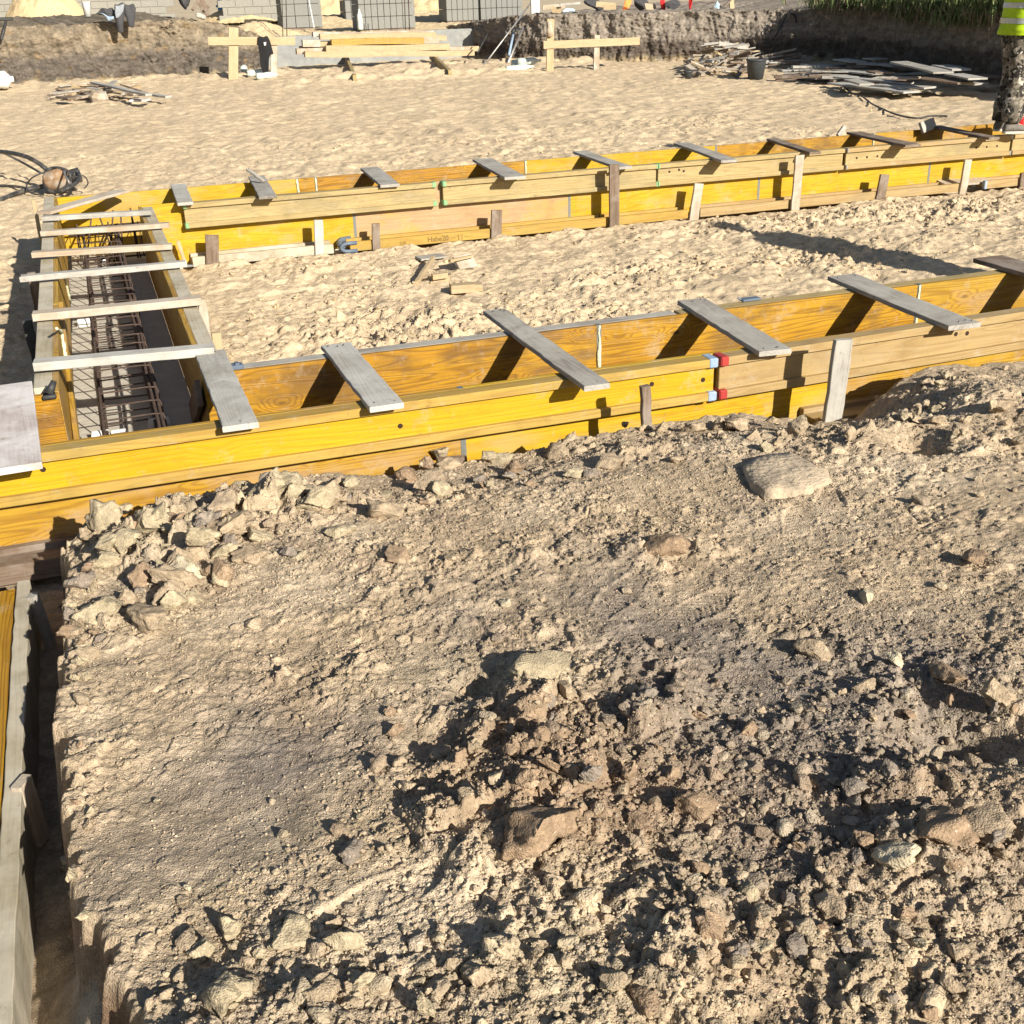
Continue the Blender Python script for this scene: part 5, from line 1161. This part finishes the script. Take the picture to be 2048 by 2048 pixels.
# ------------------------------------------------------------------ low concrete wall, poles, bottles
cw = [V(452, 118, 30.2), V(1020, 112, 31.2)]
mb = MB(); mb.box((8.0, 31.45, .36), (9.5, .3, .88), None, .02)
o = mb.obj('concrete_wall', M['concwall']); tag(o, 'low smooth grey concrete wall behind the beam stack', 'wall')
def pole(p, q, r, mat, label, nm='metal_pole', grp='poles leaning at the end of the concrete wall', Y0=None, Y1=None):
    a = V(*p, Y0 or 28.3); b = V(*q, Y1 or 27.3); mb = MB(); mb.tube([a, (a+b)/2, b], r, 8); tag(mb.obj(nm, M[mat], None, True), label, 'pole', grp)
pole((1062, 6), (968, 130), .022, 'steel', 'long thin pole leaning diagonally against the bank end')
pole((1046, 56), (1012, 135), .035, 'steel', 'thick steel prop leaning at the bank end, right one')
pole((1028, 60), (1018, 110), .035, 'lblue', 'pale blue-grey prop beside the thick steel prop')
pole((1030, 105), (1004, 136), .025, 'steel', 'thin lower prop crossing the others')
pole((975, 68), (955, 105), .02, 'black', 'black stick leaning on the concrete wall')
mb = MB()
for k in range(3):
    mb.lathe([(.0001, -.03), (.06, -.03), (.06, .03), (.0001, .03)], 10, V(1040-k*7, 58+k*2, 28.0))
o = mb.obj('prop_head', M['darksteel']); tag(o, 'dark fork heads of the props by the bank end', 'prop head')
def bottle(px, py, z, L, r, ang, label, mat='foil', up=False):
    g = G(px, py, z); mb = MB(); prof = [(.0001, 0), (r, .01), (r*1.02, L*.2), (r*.9, L*.35), (r*1.02, L*.5), (r, L*.68), (r*.35, L*.88), (r*.35, L), (.0001, L)]
    mb.lathe(prof, 14); o = mb.obj('plastic_bottle', M[mat], None, True)
    o.matrix_world = Matrix.Translation(g+Vector((0, 0, r if not up else 0))) @ Matrix.Rotation(ang, 4, 'Z') @ Matrix.Rotation(0 if up else R(88), 4, 'Y'); tag(o, label, 'bottle', 'plastic bottles on the sand')
bottle(1012, 146, .02, .8, .08, .2, 'crumpled clear bottle lying nearest on the sand by the props')
bottle(1024, 135, .05, .7, .09, .1, 'clear bottle pack lying against the props'); bottle(1035, 132, .12, .6, .09, -.2, 'second clear bottle on the pack by the props')
bottle(495, 155, .02, .6, .09, -.15, 'clear green-tinted bottle under the black jacket'); bottle(488, 146, .05, .5, .09, 1.4, 'upright clear bottle left of the black jacket'); bottle(513, 160, .01, .55, .08, .1, 'clear bottle lying nearest under the black jacket')
bottle(721, 60, .80, .6, .085, 0, 'clear bottle standing upright behind the beam stack', up=True)
bottle(-14, 180, .05, .5, .2, .1, 'white plastic bag at the left edge of the picture', 'white')

# ------------------------------------------------------------------ packs of concrete blocks on the shelf
def pack(x0, x1, yb, bw, bh, nrow, label, mat='block', zb=.80, dep=1.0, turn=.0):
    a = G(x0, yb, zb); b = G(x1, yb-(x1-x0)*.0, zb); b.y = a.y; b.x = V(x1, yb, a.y).x; wd = b.x-a.x; n = max(2, round(wd/bw)); bw = wd/n
    root = empty('block_pack', Matrix.Translation(a) @ Matrix.Rotation(turn, 4, 'Z')); tag(root, label, 'block pack', 'packs of concrete blocks behind the pit')
    proto = None
    o = MB().box((wd/2, dep/2, -.06), (wd, dep, .10), None, .01).obj('pallet', M['brownb'], root); o.location = (0, 0, 0)
    for r_ in range(nrow):
        for k in range(n):
            for d_ in range(3 if k == 0 else 1):
                if proto is None: proto = MB().box((0, 0, 0), (bw-.012, dep/3-.01, bh-.012), None, .008).obj('block', M[mat], root); o = proto
                else: o = proto.copy(); COL.objects.link(o); o.parent = root
                o.location = (bw*(k+.5)+random.uniform(-.004, .004), dep/6+d_*dep/3+random.uniform(-.01, .01), bh*(r_+.5))
    o = MB().box((wd/2+bw*.5, dep/2+.16, bh*nrow*.5), (wd-bw-.03, dep-.36, bh*nrow-.02), None, .01).obj('core', M[mat], root); o.location = (0, 0, 0)
pack(566, 646, 57, .5, .37, 4, 'pack of large smooth grey blocks left, with a dark shaded side')
pack(720, 832, 60, .2, .36, 4, 'pack of narrow grey blocks behind the beam stack')
pack(693, 716, 48, .28, .4, 4, 'pack of grey blocks half hidden left of the narrow block pack', zb=.75)
pack(894, 958, 43, .19, .38, 4, 'pack of grey blocks right of the sand heap'); pack(962, 1046, 40, .2, .38, 4, 'rightmost pack of grey blocks beside the white post')
for (x, y0, y1, l_) in ((563, 4, 76, 'left of two thin upright rods by the large block pack'), (571, 4, 76, 'right of two thin upright rods by the large block pack'), (808, 4, 60, 'thin upright rod before the narrow block pack, left'), (816, 4, 60, 'thin upright rod before the narrow block pack, right')):
    Yp = 31.6; mb = MB(); a = V(x, y0-40, Yp); b = V(x+3, y1, Yp); mb.tube([a, b], .014, 6); tag(mb.obj('thin_rod', M['rust'], None, True), l_, 'rod', 'thin rods standing in the sand')
mb = MB(); a = V(612, -30, 36); b = V(628, 55, 35); mb.tube([a, b], .02, 6); tag(mb.obj('metal_pole', M['white'], None, True), 'white pole leaning on the large block pack', 'pole', 'poles leaning at the end of the concrete wall')
mb = MB(); a = V(1070, 8, 33); mb.box((a.x, 33, 1.7), (.28, .1, 1.6), None, .01); tag(mb.obj('white_post', M['white']), 'white post above the end of the right bank', 'post')
# heap of sand behind
def sandheap(px, py, z, rx, h, label):
    g = G(px, py, z); n = 60; xs_ = np.linspace(-1, 1, n); A, B = np.meshgrid(xs_, xs_); rr = np.hypot(A, B)
    Hh = h*np.clip(1-rr, 0, 1)**.9*(1+.25*fbm(A*3+px, B*3, 3, 711))+.03*fbm(A*9, B*9, 3, 712)-.05
    m_ = fastmesh('sand_heap', np.stack([A*rx+g.x, B*rx+g.y, Hh+z], -1).reshape(-1, 3), gridfaces(n, n), True, np.ones((n*n, 3))*np.array([.76, .58, .34])); m_.materials.append(M['sand']); tag(link(bpy.data.objects.new('sand_heap', m_)), label, 'sand heap', 'sand heaps behind the pit')
sandheap(668, 40, .75, 2.6, 2.2, 'steep sand heap between the two block packs'); sandheap(850, 36, .75, 2.4, 1.5, 'sand heap between the block packs on the right'); sandheap(485, 40, 1.0, 1.6, .7, 'small sand heap under the blue cart'); sandheap(92, 33, 1.3, 1.5, 1.7, 'sand heap on the left plateau'); sandheap(0, 32, 1.3, 1.2, 1.8, 'sand heap at the left edge of the picture')
# light block wall on the left plateau
def blockwall(x0, x1, yb, zb, rows, label, Y=None):
    a = G(x0, yb, zb); Yw = a.y if Y is None else Y; a = V(x0, yb, Yw); b = V(x1, yb, Yw); mb = MB(); bh = .25; bw = .62; rd = random.Random(3)
    for r_ in range(rows):
        x = a.x-(bw/2 if r_ % 2 else 0)
        while x < b.x:
            mb.box((x+bw/2, Yw, zb-.3+bh*(r_+.5)), (bw-.02, .24, bh-.02), None, .006); x += bw
    mb.box(((a.x+b.x)/2, Yw, zb-.3+bh*rows/2), (b.x-a.x+.3, .19, bh*rows), None, .01)
    tag(mb.obj('block_wall', M['lblock']), label, 'wall', 'block walls behind the pit')
blockwall(-60, 320, 30, 1.30, 9, 'pale block wall behind the left bank', 47)
blockwall(455, 560, 34, 1.0, 9, 'pale block wall behind the blue cart', 42)
# ------------------------------------------------------------------ things on the left bank edge
Yb = 29.3
tr = empty('work_trousers', Matrix.Translation(V(243, 30, Yb-.75))); tag(tr, 'dark work trousers with grey panel hanging over the edge of the left bank', 'trousers')
cloth('left_trouser_leg', [(229, 8), (247, 6), (249, 30), (247, 48), (247, 64), (236, 65), (233, 50), (229, 36)], Yb-.80, .07, 'darkcloth', None, None, parent=tr, amp=.02)
cloth('right_trouser_leg', [(249, 8), (268, 9), (272, 18), (270, 35), (269, 54), (257, 53), (253, 38), (248, 28)], Yb-.80, .07, 'darkcloth', None, None, parent=tr, amp=.02)
cloth('grey_panel', [(231, 10), (248, 10), (247, 24), (232, 38), (230, 26)], Yb-.89, .03, 'greycloth', None, None, parent=tr, amp=.01)
jk = cloth('crumpled_jacket', [(192, 25), (205, 17), (222, 16), (232, 24), (232, 38), (216, 40), (212, 34), (198, 29)], Yb-.6, .12, 'darkcloth', 'dark crumpled jacket with blue stripe lying beside the trousers', 'jacket', amp=.05)
cloth('blue_stripe', [(200, 27), (214, 30), (230, 35), (230, 40), (216, 40), (212, 34)], Yb-.75, .03, 'lblue', None, None, parent=jk, amp=.02)
mb = MB(); mb.tube([V(12, 42, Yb-.5), V(8, 60, Yb-.7), V(3, 79, Yb-.75)], .035, 8); mb.box(V(8, 38, Yb-.5), (.42, .1, .08), None, .02); tag(mb.obj('hammer', M['darksteel']), 'dark sledge hammer hanging over the left bank edge at the picture edge', 'hammer')
# blue hand cart
ct = G(470, 36, 1.05); root = empty('hand_cart', Matrix.Translation(ct)); tag(root, 'blue tubular cart standing on the small sand heap', 'cart'); inv = root.matrix_world.inverted(); Yc = ct.y
def cpart(nm, pts, r, m_='bluecart'):
    o = MB().tube([V(*p, Yc+dy) for p, dy in pts], r, 8).obj(nm, M[m_], root, True); o.matrix_parent_inverse = inv
cpart('frame_tube', [((437, -40), 0), ((438, 15), 0), ((442, 36), 0)], .05); cpart('frame_tube', [((432, 12), .5), ((460, 20), .3), ((480, 17), 0)], .04); cpart('frame_tube', [((442, 36), 0), ((470, 26), .1), ((490, 22), .2)], .04); cpart('frame_tube', [((436, 18), 0), ((478, 18), .1)], .05); cpart('frame_tube', [((475, -40), .3), ((476, 18), .3)], .04); cpart('frame_tube', [((444, -10), .3), ((452, 18), .3)], .03)
for nm, px in (('wheel', 512),):
    o = MB().lathe([(.06, -.03), (.16, -.035), (.20, -.05), (.22, 0), (.20, .05), (.16, .035), (.06, .03), (.06, -.03)], 24, sy=1).obj(nm, M['lblue'], root, True); o.matrix_parent_inverse = inv; o.matrix_world = Matrix.Translation(V(px, 24, Yc-.2)) @ Matrix.Rotation(R(75), 4, 'Y')
tag(cloth('dark_jacket', [(352, -10), (382, -10), (378, 12), (372, 20), (360, 8)], 30.5, .2, 'darkcloth', 'dark cloth hanging at the top of the left bank', 'cloth', amp=.05))
for k_, (a_, b_) in enumerate((((395, -15), (415, 33)), ((410, -20), (385, 20)), ((425, 5), (408, 22)))):
    tag(board('old_timber', V(*a_, 31), V(*b_, 30.6), .20 if k_ == 0 else .07, .05, 'brownb', up=(0, -1, 0)), ['broad old timber leaning behind the left bank top', 'thin old timber leaning left of the broad one', 'thin old timber leaning right of the broad one'][k_], 'timber', 'old timbers behind the left bank')
for k_, (px, py) in enumerate(((398, 31), (405, 34))):
    o = MB().box((0, 0, 0), (.16, .14, .12), None, .03).obj('small_stone', M['rockface']); o.location = V(px, py, 29.4); o.rotation_euler = (.2, .3, k_); tag(o, ['pale stone on the left bank lip, left one', 'pale stone on the left bank lip, right one'][k_], 'stone')

# ------------------------------------------------------------------ clutter along the top of the right bank
RB = 'clutter along the top of the right bank'
def crumple(nm, px, py, Y, rx, ry, rz, mat, label, cat, seed=1, rot=0.):
    v, f = clodshape(3, 3000+seed, .35, 6); v = v*np.array([rx, ry, rz]); me_ = fastmesh(nm, v, f, False); me_.materials.append(M[mat]); o = link(bpy.data.objects.new(nm, me_)); o.location = V(px, py, Y); o.rotation_euler = (0, 0, rot); tag(o, label, cat, RB)
crumple('orange_bag', 1254, 8, 28.4, .15, .14, .42, 'orangebag', 'orange bag standing on the right bank', 'bag', 1)
crumple('fuel_can', 1326, 8, 27.6, .11, .10, .34, 'redcan', 'red can standing on the right bank', 'can', 2)
crumple('red_can', 1381, 4, 27.0, .09, .10, .34, 'redcan', 'dull red can partly cut by the top of the picture', 'can', 12)
crumple('blue_film', 1140, 20, 28.3, .26, .10, .08, 'bluebag', 'pale blue crumpled film on the right bank lip', 'film', 3, .3)
crumple('dark_bag', 1190, 8, 28.9, .30, .2, .22, 'darkcloth', 'dark bag left of the orange bag', 'bag', 4); crumple('dark_bag', 1283, 6, 28.6, .3, .2, .3, 'darkcloth', 'dark bag between the orange bag and the red can', 'bag', 5); crumple('dark_bag', 1345, 8, 27.4, .26, .2, .2, 'darkcloth', 'dark bag right of the red can', 'bag', 6)
crumple('blue_cloth', 1433, 12, 26.8, .13, .1, .16, 'bluebag', 'blue cloth on the right bank', 'cloth', 7); crumple('white_stone', 1561, 17, 25.6, .13, .12, .12, 'rockface', 'white rounded stone on the lip of the right bank', 'stone', 8)
crumple('small_stone', 1820, 24, 22.0, .08, .07, .1, 'rockface', 'pale stone in the grass above the dark bank', 'stone', 9); crumple('stone', 1676, 82, 23.5, .11, .1, .09, 'rockface', 'pale stone stuck in the dark bank corner', 'stone', 10)
o = MB().box((0, 0, 0), (.36, .03, .20), None, .004).obj('cardboard', M['card']); o.location = V(1301, 14, 27.9); o.rotation_euler = (-.6, .1, .1); tag(o, 'tan cardboard sheet leaning between the bags', 'cardboard', RB)
for k_, (a_, b_, w_, m_, l_) in enumerate((((1085, 15), (1130, 12), .12, 'slat', 'pale plank at the left of the clutter'), ((1105, 20), (1122, 20), .16, 'fresh', 'pale block end at the left of the clutter'), ((1120, 10), (1160, 6), .06, 'greyw', 'thin white plank over the clutter'), ((1192, 8), (1230, 12), .14, 'fresh', 'yellowish timber end beside the orange bag'), ((1207, 15), (1232, 14), .13, 'fresh', 'pale timber block below the yellowish timber'), ((1462, -10), (1464, 20), .14, 'fresh', 'short upright timber at the right of the clutter'), ((1448, 14), (1475, -14), .05, 'brownb', 'thin branch-like stick leaning on the upright timber'))):
    tag(board('old_timber', V(*a_, 28.2-k_*.2), V(*b_, 28.1-k_*.2), w_, .05, m_, up=(0, -1, 0)), l_, 'timber', RB)
# wires hanging down the bank
def wire(pts, Y, label, r=.012):
    o = hose('hanging_wire', [V(px, py, Y) for px, py in pts], r, None, 'darksteel'); tag(o, label, 'wire', 'wires hanging on the right bank')
wire([(1372, 20), (1377, 35), (1373, 48), (1385, 62), (1395, 66)], 25.75, 'left strand of the three wires hanging down the right bank')
wire([(1393, 22), (1397, 40), (1397, 62)], 25.6, 'middle strand of the three wires hanging down the right bank'); wire([(1413, 24), (1416, 42), (1411, 55), (1403, 62)], 25.4, 'right strand of the three wires hanging down the right bank')
wire([(1465, 24), (1470, 40), (1461, 62), (1458, 80), (1464, 96), (1474, 94), (1478, 78), (1474, 58), (1470, 42)], 24.55, 'wire loop hanging on the right bank above the tall heap')
wire([(1575, 26), (1565, 48), (1550, 74)], 23.7, 'dark root hanging slanting on the right bank', .02); wire([(1578, 24), (1590, 32), (1592, 46)], 23.6, 'pale bent root beside the white stone', .02)
# cable across the sand from the right pile
hose_pts = [(1688, 170), (1698, 183), (1722, 192), (1738, 203), (1748, 210), (1790, 228), (1830, 236), (1860, 232), (1895, 232)]
o = hose('ground_cable', [G(px, py, .04) for px, py in hose_pts], .014, None, 'black'); tag(o, 'thin dark cable trailing over the sand from the right pile to the strip', 'cable')

# ------------------------------------------------------------------ grass on the right bank
def tufts(nm, spots, n, hgt, mat, label, seed, droop=.5):
    rg = np.random.default_rng(seed); V_ = []; F_ = []; k = 0
    for (x, y, z, sx, sy) in spots:
        m_ = int(n*sx*sy*4)+20
        for _ in range(m_):
            px = x+rg.normal()*sx*.5; py = y+rg.normal()*sy*.5; h = hgt*rg.uniform(.4, 1.2); a = rg.uniform(0, 6.28); d = np.array([math.cos(a), math.sin(a)])*h*rg.uniform(.2, 1.1); w_ = .006+.006*rg.random(); wd = np.array([-d[1], d[0]])/h*w_*2
            P0 = np.array([px, py, z+rg.normal()*.05]); P1 = P0+np.array([d[0]*.35, d[1]*.35, h*.7]); P2_ = P0+np.array([d[0], d[1], h*(1-droop*rg.uniform(.3, 1.8))])
            ww = np.array([wd[0], wd[1], 0]); V_ += [P0-ww, P0+ww, P1+ww*.8, P1-ww*.8, P2_]; F_ += [(k, k+1, k+2), (k, k+2, k+3), (k+3, k+2, k+4)]; k += 5
    me_ = fastmesh(nm, np.array(V_), np.array(F_), False); me_.materials.append(M[mat]); return tag(link(bpy.data.objects.new(nm, me_)), label, 'grass', kind='stuff')
sp = [(17.6, 22.6, 1.30, .5, .6), (17.55, 21.4, 1.36, .5, .6), (17.4, 20.4, 1.42, .5, .8), (17.0, 18.8, 1.48, .5, .9), (16.6, 17.2, 1.50, .5, .9), (16.2, 15.6, 1.50, .5, .9), (15.9, 14.4, 1.50, .5, .9), (18.4, 20, 1.5, 1.2, 1.6), (17.8, 17, 1.5, 1.2, 1.6), (17.2, 14.5, 1.5, 1.2, 1.5), (19.5, 23, 1.4, 1.5, 1.5)]
sp3 = [(17.25, 20.9, 1.30, .3, 1.2), (16.75, 18.6, 1.32, .3, 1.3), (16.2, 16.4, 1.34, .3, 1.3), (15.75, 14.7, 1.34, .3, 1.0), (16.5, 17.6, 1.15, .25, .8), (16.0, 15.6, 1.12, .25, .8)]
tufts('green_grass', sp+sp3, 420, .30, 'grass', 'green grass growing along the edge of the right bank', 21, .9)
tufts('dry_grass', sp, 90, .34, 'drygrass', 'dry straw-coloured grass along the edge of the right bank', 22, .9)
sp2 = [(17.0, 20.6, 1.15, .15, 1.2), (16.5, 18.4, 1.2, .15, 1.2), (16.0, 16.4, 1.2, .15, 1.2), (15.6, 14.6, 1.2, .15, 1.0)]
tufts('hanging_roots', sp2, 60, .34, 'drygrass', 'roots and stems hanging down the face of the right bank', 23, 1.9)

# ------------------------------------------------------------------ workers
def ring_tube(rows, n=20, cap=True):
    """rows of (centre xyz, rx, ry) -> lofted surface"""
    mb = MB(); vs = []
    for c, rx, ry in rows:
        for k in range(n):
            t = 2*math.pi*k/n; vs.append((c[0]+rx*math.cos(t), c[1]+ry*math.sin(t), c[2]))
    m_ = len(rows); fs = [(i*n+k, i*n+(k+1) % n, (i+1)*n+(k+1) % n, (i+1)*n+k) for i in range(m_-1) for k in range(n)]
    if cap: fs += [tuple(range(n))[::-1], tuple((m_-1)*n+k for k in range(n))]
    mb.add(vs, fs); return mb
def wrinkle(o, amp, freq, lo=None):
    for v in o.data.vertices:
        p = v.co; q = Vector((p.x*freq*.6, p.y*freq*.6, p.z*freq*1.6)); d = mn.noise(q)*amp+mn.noise(q*2.3)*amp*.5
        n_ = v.normal; v.co = p+n_*d
def worker(loc, face, label, hands=True):
    """standing adult, 1.8 m; local -Y is forward"""
    root = empty('person', Matrix.Translation(loc) @ Matrix.Rotation(face, 4, 'Z')); tag(root, label, 'person')
    # body: one skinned surface (legs, torso, neck, head, arms, hands)
    J = {}; E_ = []; Rr = []
    def vtx(nm, p, r, par=None):
        J[nm] = len(Rr); Rr.append((p, r)); 
        if par: E_.append((J[par], J[nm]))
    vtx('pelvis', (0, .01, .98), .13); vtx('waist', (0, .01, 1.12), .12, 'pelvis'); vtx('chest', (0, .02, 1.34), .145, 'waist'); vtx('neckb', (0, .02, 1.50), .065, 'chest'); vtx('neck', (0, .0, 1.57), .055, 'neckb'); vtx('head', (0, -.02, 1.67), .088, 'neck'); vtx('crown', (0, -.01, 1.75), .075, 'head')
    for s_, sg in (('l', -1), ('r', 1)):
        vtx('hip'+s_, (.085*sg, .01, .92), .095, 'pelvis'); vtx('knee'+s_, (.10*sg, -.01, .50), .058, 'hip'+s_); vtx('ankle'+s_, (.11*sg, .03, .09), .038, 'knee'+s_); vtx('toe'+s_, (.12*sg, -.13, .035), .03, 'ankle'+s_)
        vtx('shoulder'+s_, (.18*sg, .02, 1.45), .06, 'chest'); vtx('elbow'+s_, (.24*sg, .0, 1.17), .042, 'shoulder'+s_); vtx('wrist'+s_, (.17*sg, -.24, 1.19), .028, 'elbow'+s_); vtx('palm'+s_, (.14*sg, -.31, 1.20), .030, 'wrist'+s_)
        for f_, (dx, L) in enumerate(((-.03, .055), (-.01, .065), (.01, .06), (.028, .048))):
            vtx('f%d' % f_+s_, (.12*sg+dx, -.36, 1.195), .010, 'palm'+s_); vtx('g%d' % f_+s_, (.115*sg+dx, -.36-L*.6, 1.175), .008, 'f%d' % f_+s_)
        vtx('thumb'+s_, (.11*sg, -.32, 1.235), .011, 'palm'+s_); vtx('thumbt'+s_, (.10*sg, -.355, 1.25), .009, 'thumb'+s_)
    me_ = bpy.data.meshes.new('body'); me_.from_pydata([p for p, _ in Rr], E_, []); o = bpy.data.objects.new('body', me_); link(o, root); me_.materials.append(M['skin'])
    o.modifiers.new('skin', 'SKIN'); 
    for k, (_, r) in enumerate(Rr): me_.skin_vertices[0].data[k].radius = (r, r)
    me_.skin_vertices[0].data[0].use_root = True
    sd = o.modifiers.new('sub', 'SUBSURF'); sd.levels = sd.render_levels = 2
    def part(nm, mb, mat, wr=0, fr=10): 
        q = mb.obj(nm, M[mat], root, True); q.data.update()
        if wr: wrinkle(q, wr, fr)
        q.matrix_parent_inverse = Matrix.Identity(4); q.matrix_basis = Matrix.Identity(4); return q
    # trousers, one mesh: two legs and the seat
    mb = MB()
    for sg in (-1, 1):
        rows = []
        for k in range(40):
            t = k/39; z = .10+t*.86; cx = (.112-.03*t)*sg; cy = .03-.03*math.sin(t*3.1); r = .082+.028*t+.02*max(0, t-.6)+.014*math.sin(t*9)*(.4 if t > .35 else 1); rows.append(((cx, cy, z), r*(1.0), r*1.12))
        q = ring_tube(rows, 28); mb.add(q.v, q.f)
    q = ring_tube([((0, .0, .80+.03*k), .185-.004*k, .135-.002*k) for k in range(13)], 28); mb.add(q.v, q.f)
    tr_ = part('trousers', mb, 'camo', .016, 9)
    rows = [((0, .01, z), rx, ry) for z, rx, ry in ((.93, .262, .205), (.97, .266, .205), (1.03, .25, .19), (1.15, .235, .18), (1.30, .235, .175), (1.42, .225, .155), (1.48, .16, .12), (1.52, .09, .08))]
    fine = []
    for i in range(len(rows)-1):
        for k in range(5):
            t = k/5; a, b = rows[i], rows[i+1]; fine.append((tuple(a[0][j]*(1-t)+b[0][j]*t for j in range(3)), a[1]*(1-t)+b[1]*t, a[2]*(1-t)+b[2]*t))
    vest = part('safety_vest', ring_tube(fine, 48, False), 'vest', .012, 7)
    for z in (1.06, 1.20):
        rb = ring_tube([((0, .01, z+dz), (.256 if z < 1.1 else .240)+.002, (.194 if z < 1.1 else .180)+.002) for dz in (-.025, 0, .025)], 48, False)
        rr_ = part('reflective_band', rb, 'reflect', .011, 7)
    for s_, sg in (('l', -1), ('r', 1)):
        q = MB(); pts = [Vector((.17*sg, .02, 1.46)), Vector((.21*sg, .03, 1.32)), Vector((.245*sg, .0, 1.17)), Vector((.21*sg, -.12, 1.18)), Vector((.175*sg, -.23, 1.19))]; q.tube(pts, [.078, .07, .062, .055, .048], 16); part('sleeve', q, 'darkcloth', .008, 14)
        # shoe: lofted from heel to toe
        sh = MB(); rows = []
        prof = [(.095, .030, .05), (.085, .040, .085), (.05, .044, .10), (.0, .044, .095), (-.05, .046, .075), (-.10, .050, .062), (-.15, .046, .052), (-.18, .030, .04)]
        n = 16; vs = []
        for y, hw, h in prof:
            for k in range(n):
                t = 2*math.pi*k/n; zz = max(.012, h*.5+h*.55*math.sin(t)); vs.append((.115*sg+hw*math.cos(t), y, zz+.012))
        sh.add(vs, [(i*n+k, i*n+(k+1) % n, (i+1)*n+(k+1) % n, (i+1)*n+k) for i in range(len(prof)-1) for k in range(n)]+[tuple(range(n))[::-1], tuple((len(prof)-1)*n+k for k in range(n))])
        shoe = part('shoe', sh, 'shoe', .003, 30)
        so_ = MB(); vs = []; out = [(y, hw*1.06) for y, hw, h in prof]
        for z in (0, .022):
            for y, hw in out: vs.append((.115*sg-hw, y, z))
            for y, hw in out[::-1]: vs.append((.115*sg+hw, y, z))
        k = len(out)*2; so_.add(vs, [tuple(range(k))[::-1], tuple(range(k, 2*k))]+[(i, (i+1) % k, k+(i+1) % k, k+i) for i in range(k)])
        sl_ = so_.obj('shoe_sole', M['sole'], shoe); sl_.matrix_parent_inverse = Matrix.Identity(4); sl_.matrix_basis = Matrix.Identity(4)
    # head details
    hr = MB(); hr.lathe([(.0001, .105), (.05, .095), (.085, .06), (.098, .01), (.092, -.03), (.08, -.05)], 20, (0, .012, 1.70)); part('hair', hr, 'hair', .006, 30)
    for sg in (-1, 1):
        e_ = MB(); e_.lathe([(.0001, -.012), (.010, -.006), (.012, 0), (.010, .006), (.0001, .012)], 10, (.032*sg, -.098, 1.685)); part('eye', e_, 'white'); 
        e_ = MB(); e_.lathe([(.0001, -.03), (.012, -.02), (.016, .005), (.010, .03), (.0001, .034)], 10, (.093*sg, -.01, 1.67), sx=.5); part('ear', e_, 'skin')
    ns = MB(); ns.tube([(0, -.098, 1.695), (0, -.118, 1.665), (0, -.122, 1.655), (0, -.10, 1.648)], [.008, .012, .015, .008], 8); part('nose', ns, 'skin')
    mo = MB(); mo.tube([(-.025, -.092, 1.622), (0, -.103, 1.620), (.025, -.092, 1.622)], [.003, .005, .003], 6); part('mouth', mo, 'redcan')
    return root
pw = G(2012, 262, .545)
worker(Vector((pw.x+.02, pw.y, .535)), R(72), 'person in camouflage trousers and yellow safety vest standing on the back strip')
worker(Vector((6.32, .40, .505)), R(18), 'person in a safety vest beyond the right picture edge, casting the long shadow')
# red tool bag next to the worker
g = G(2050, 253, .52); root = empty('tool_bag', Matrix.Translation(g)); tag(root, 'dark red tool bag behind the worker at the right edge', 'tool bag')
o = MB().box((0, 0, .08), (.30, .18, .16), None, .03).obj('bag_body', M['redcan'], root); o.location = (0, 0, 0); o = MB().tube([(-.1, 0, .15), (-.06, 0, .25), (.06, 0, .25), (.1, 0, .15)], .012, 8).obj('handle', M['black'], root, True); o.location = (0, 0, 0)
bpy.context.view_layer.update()
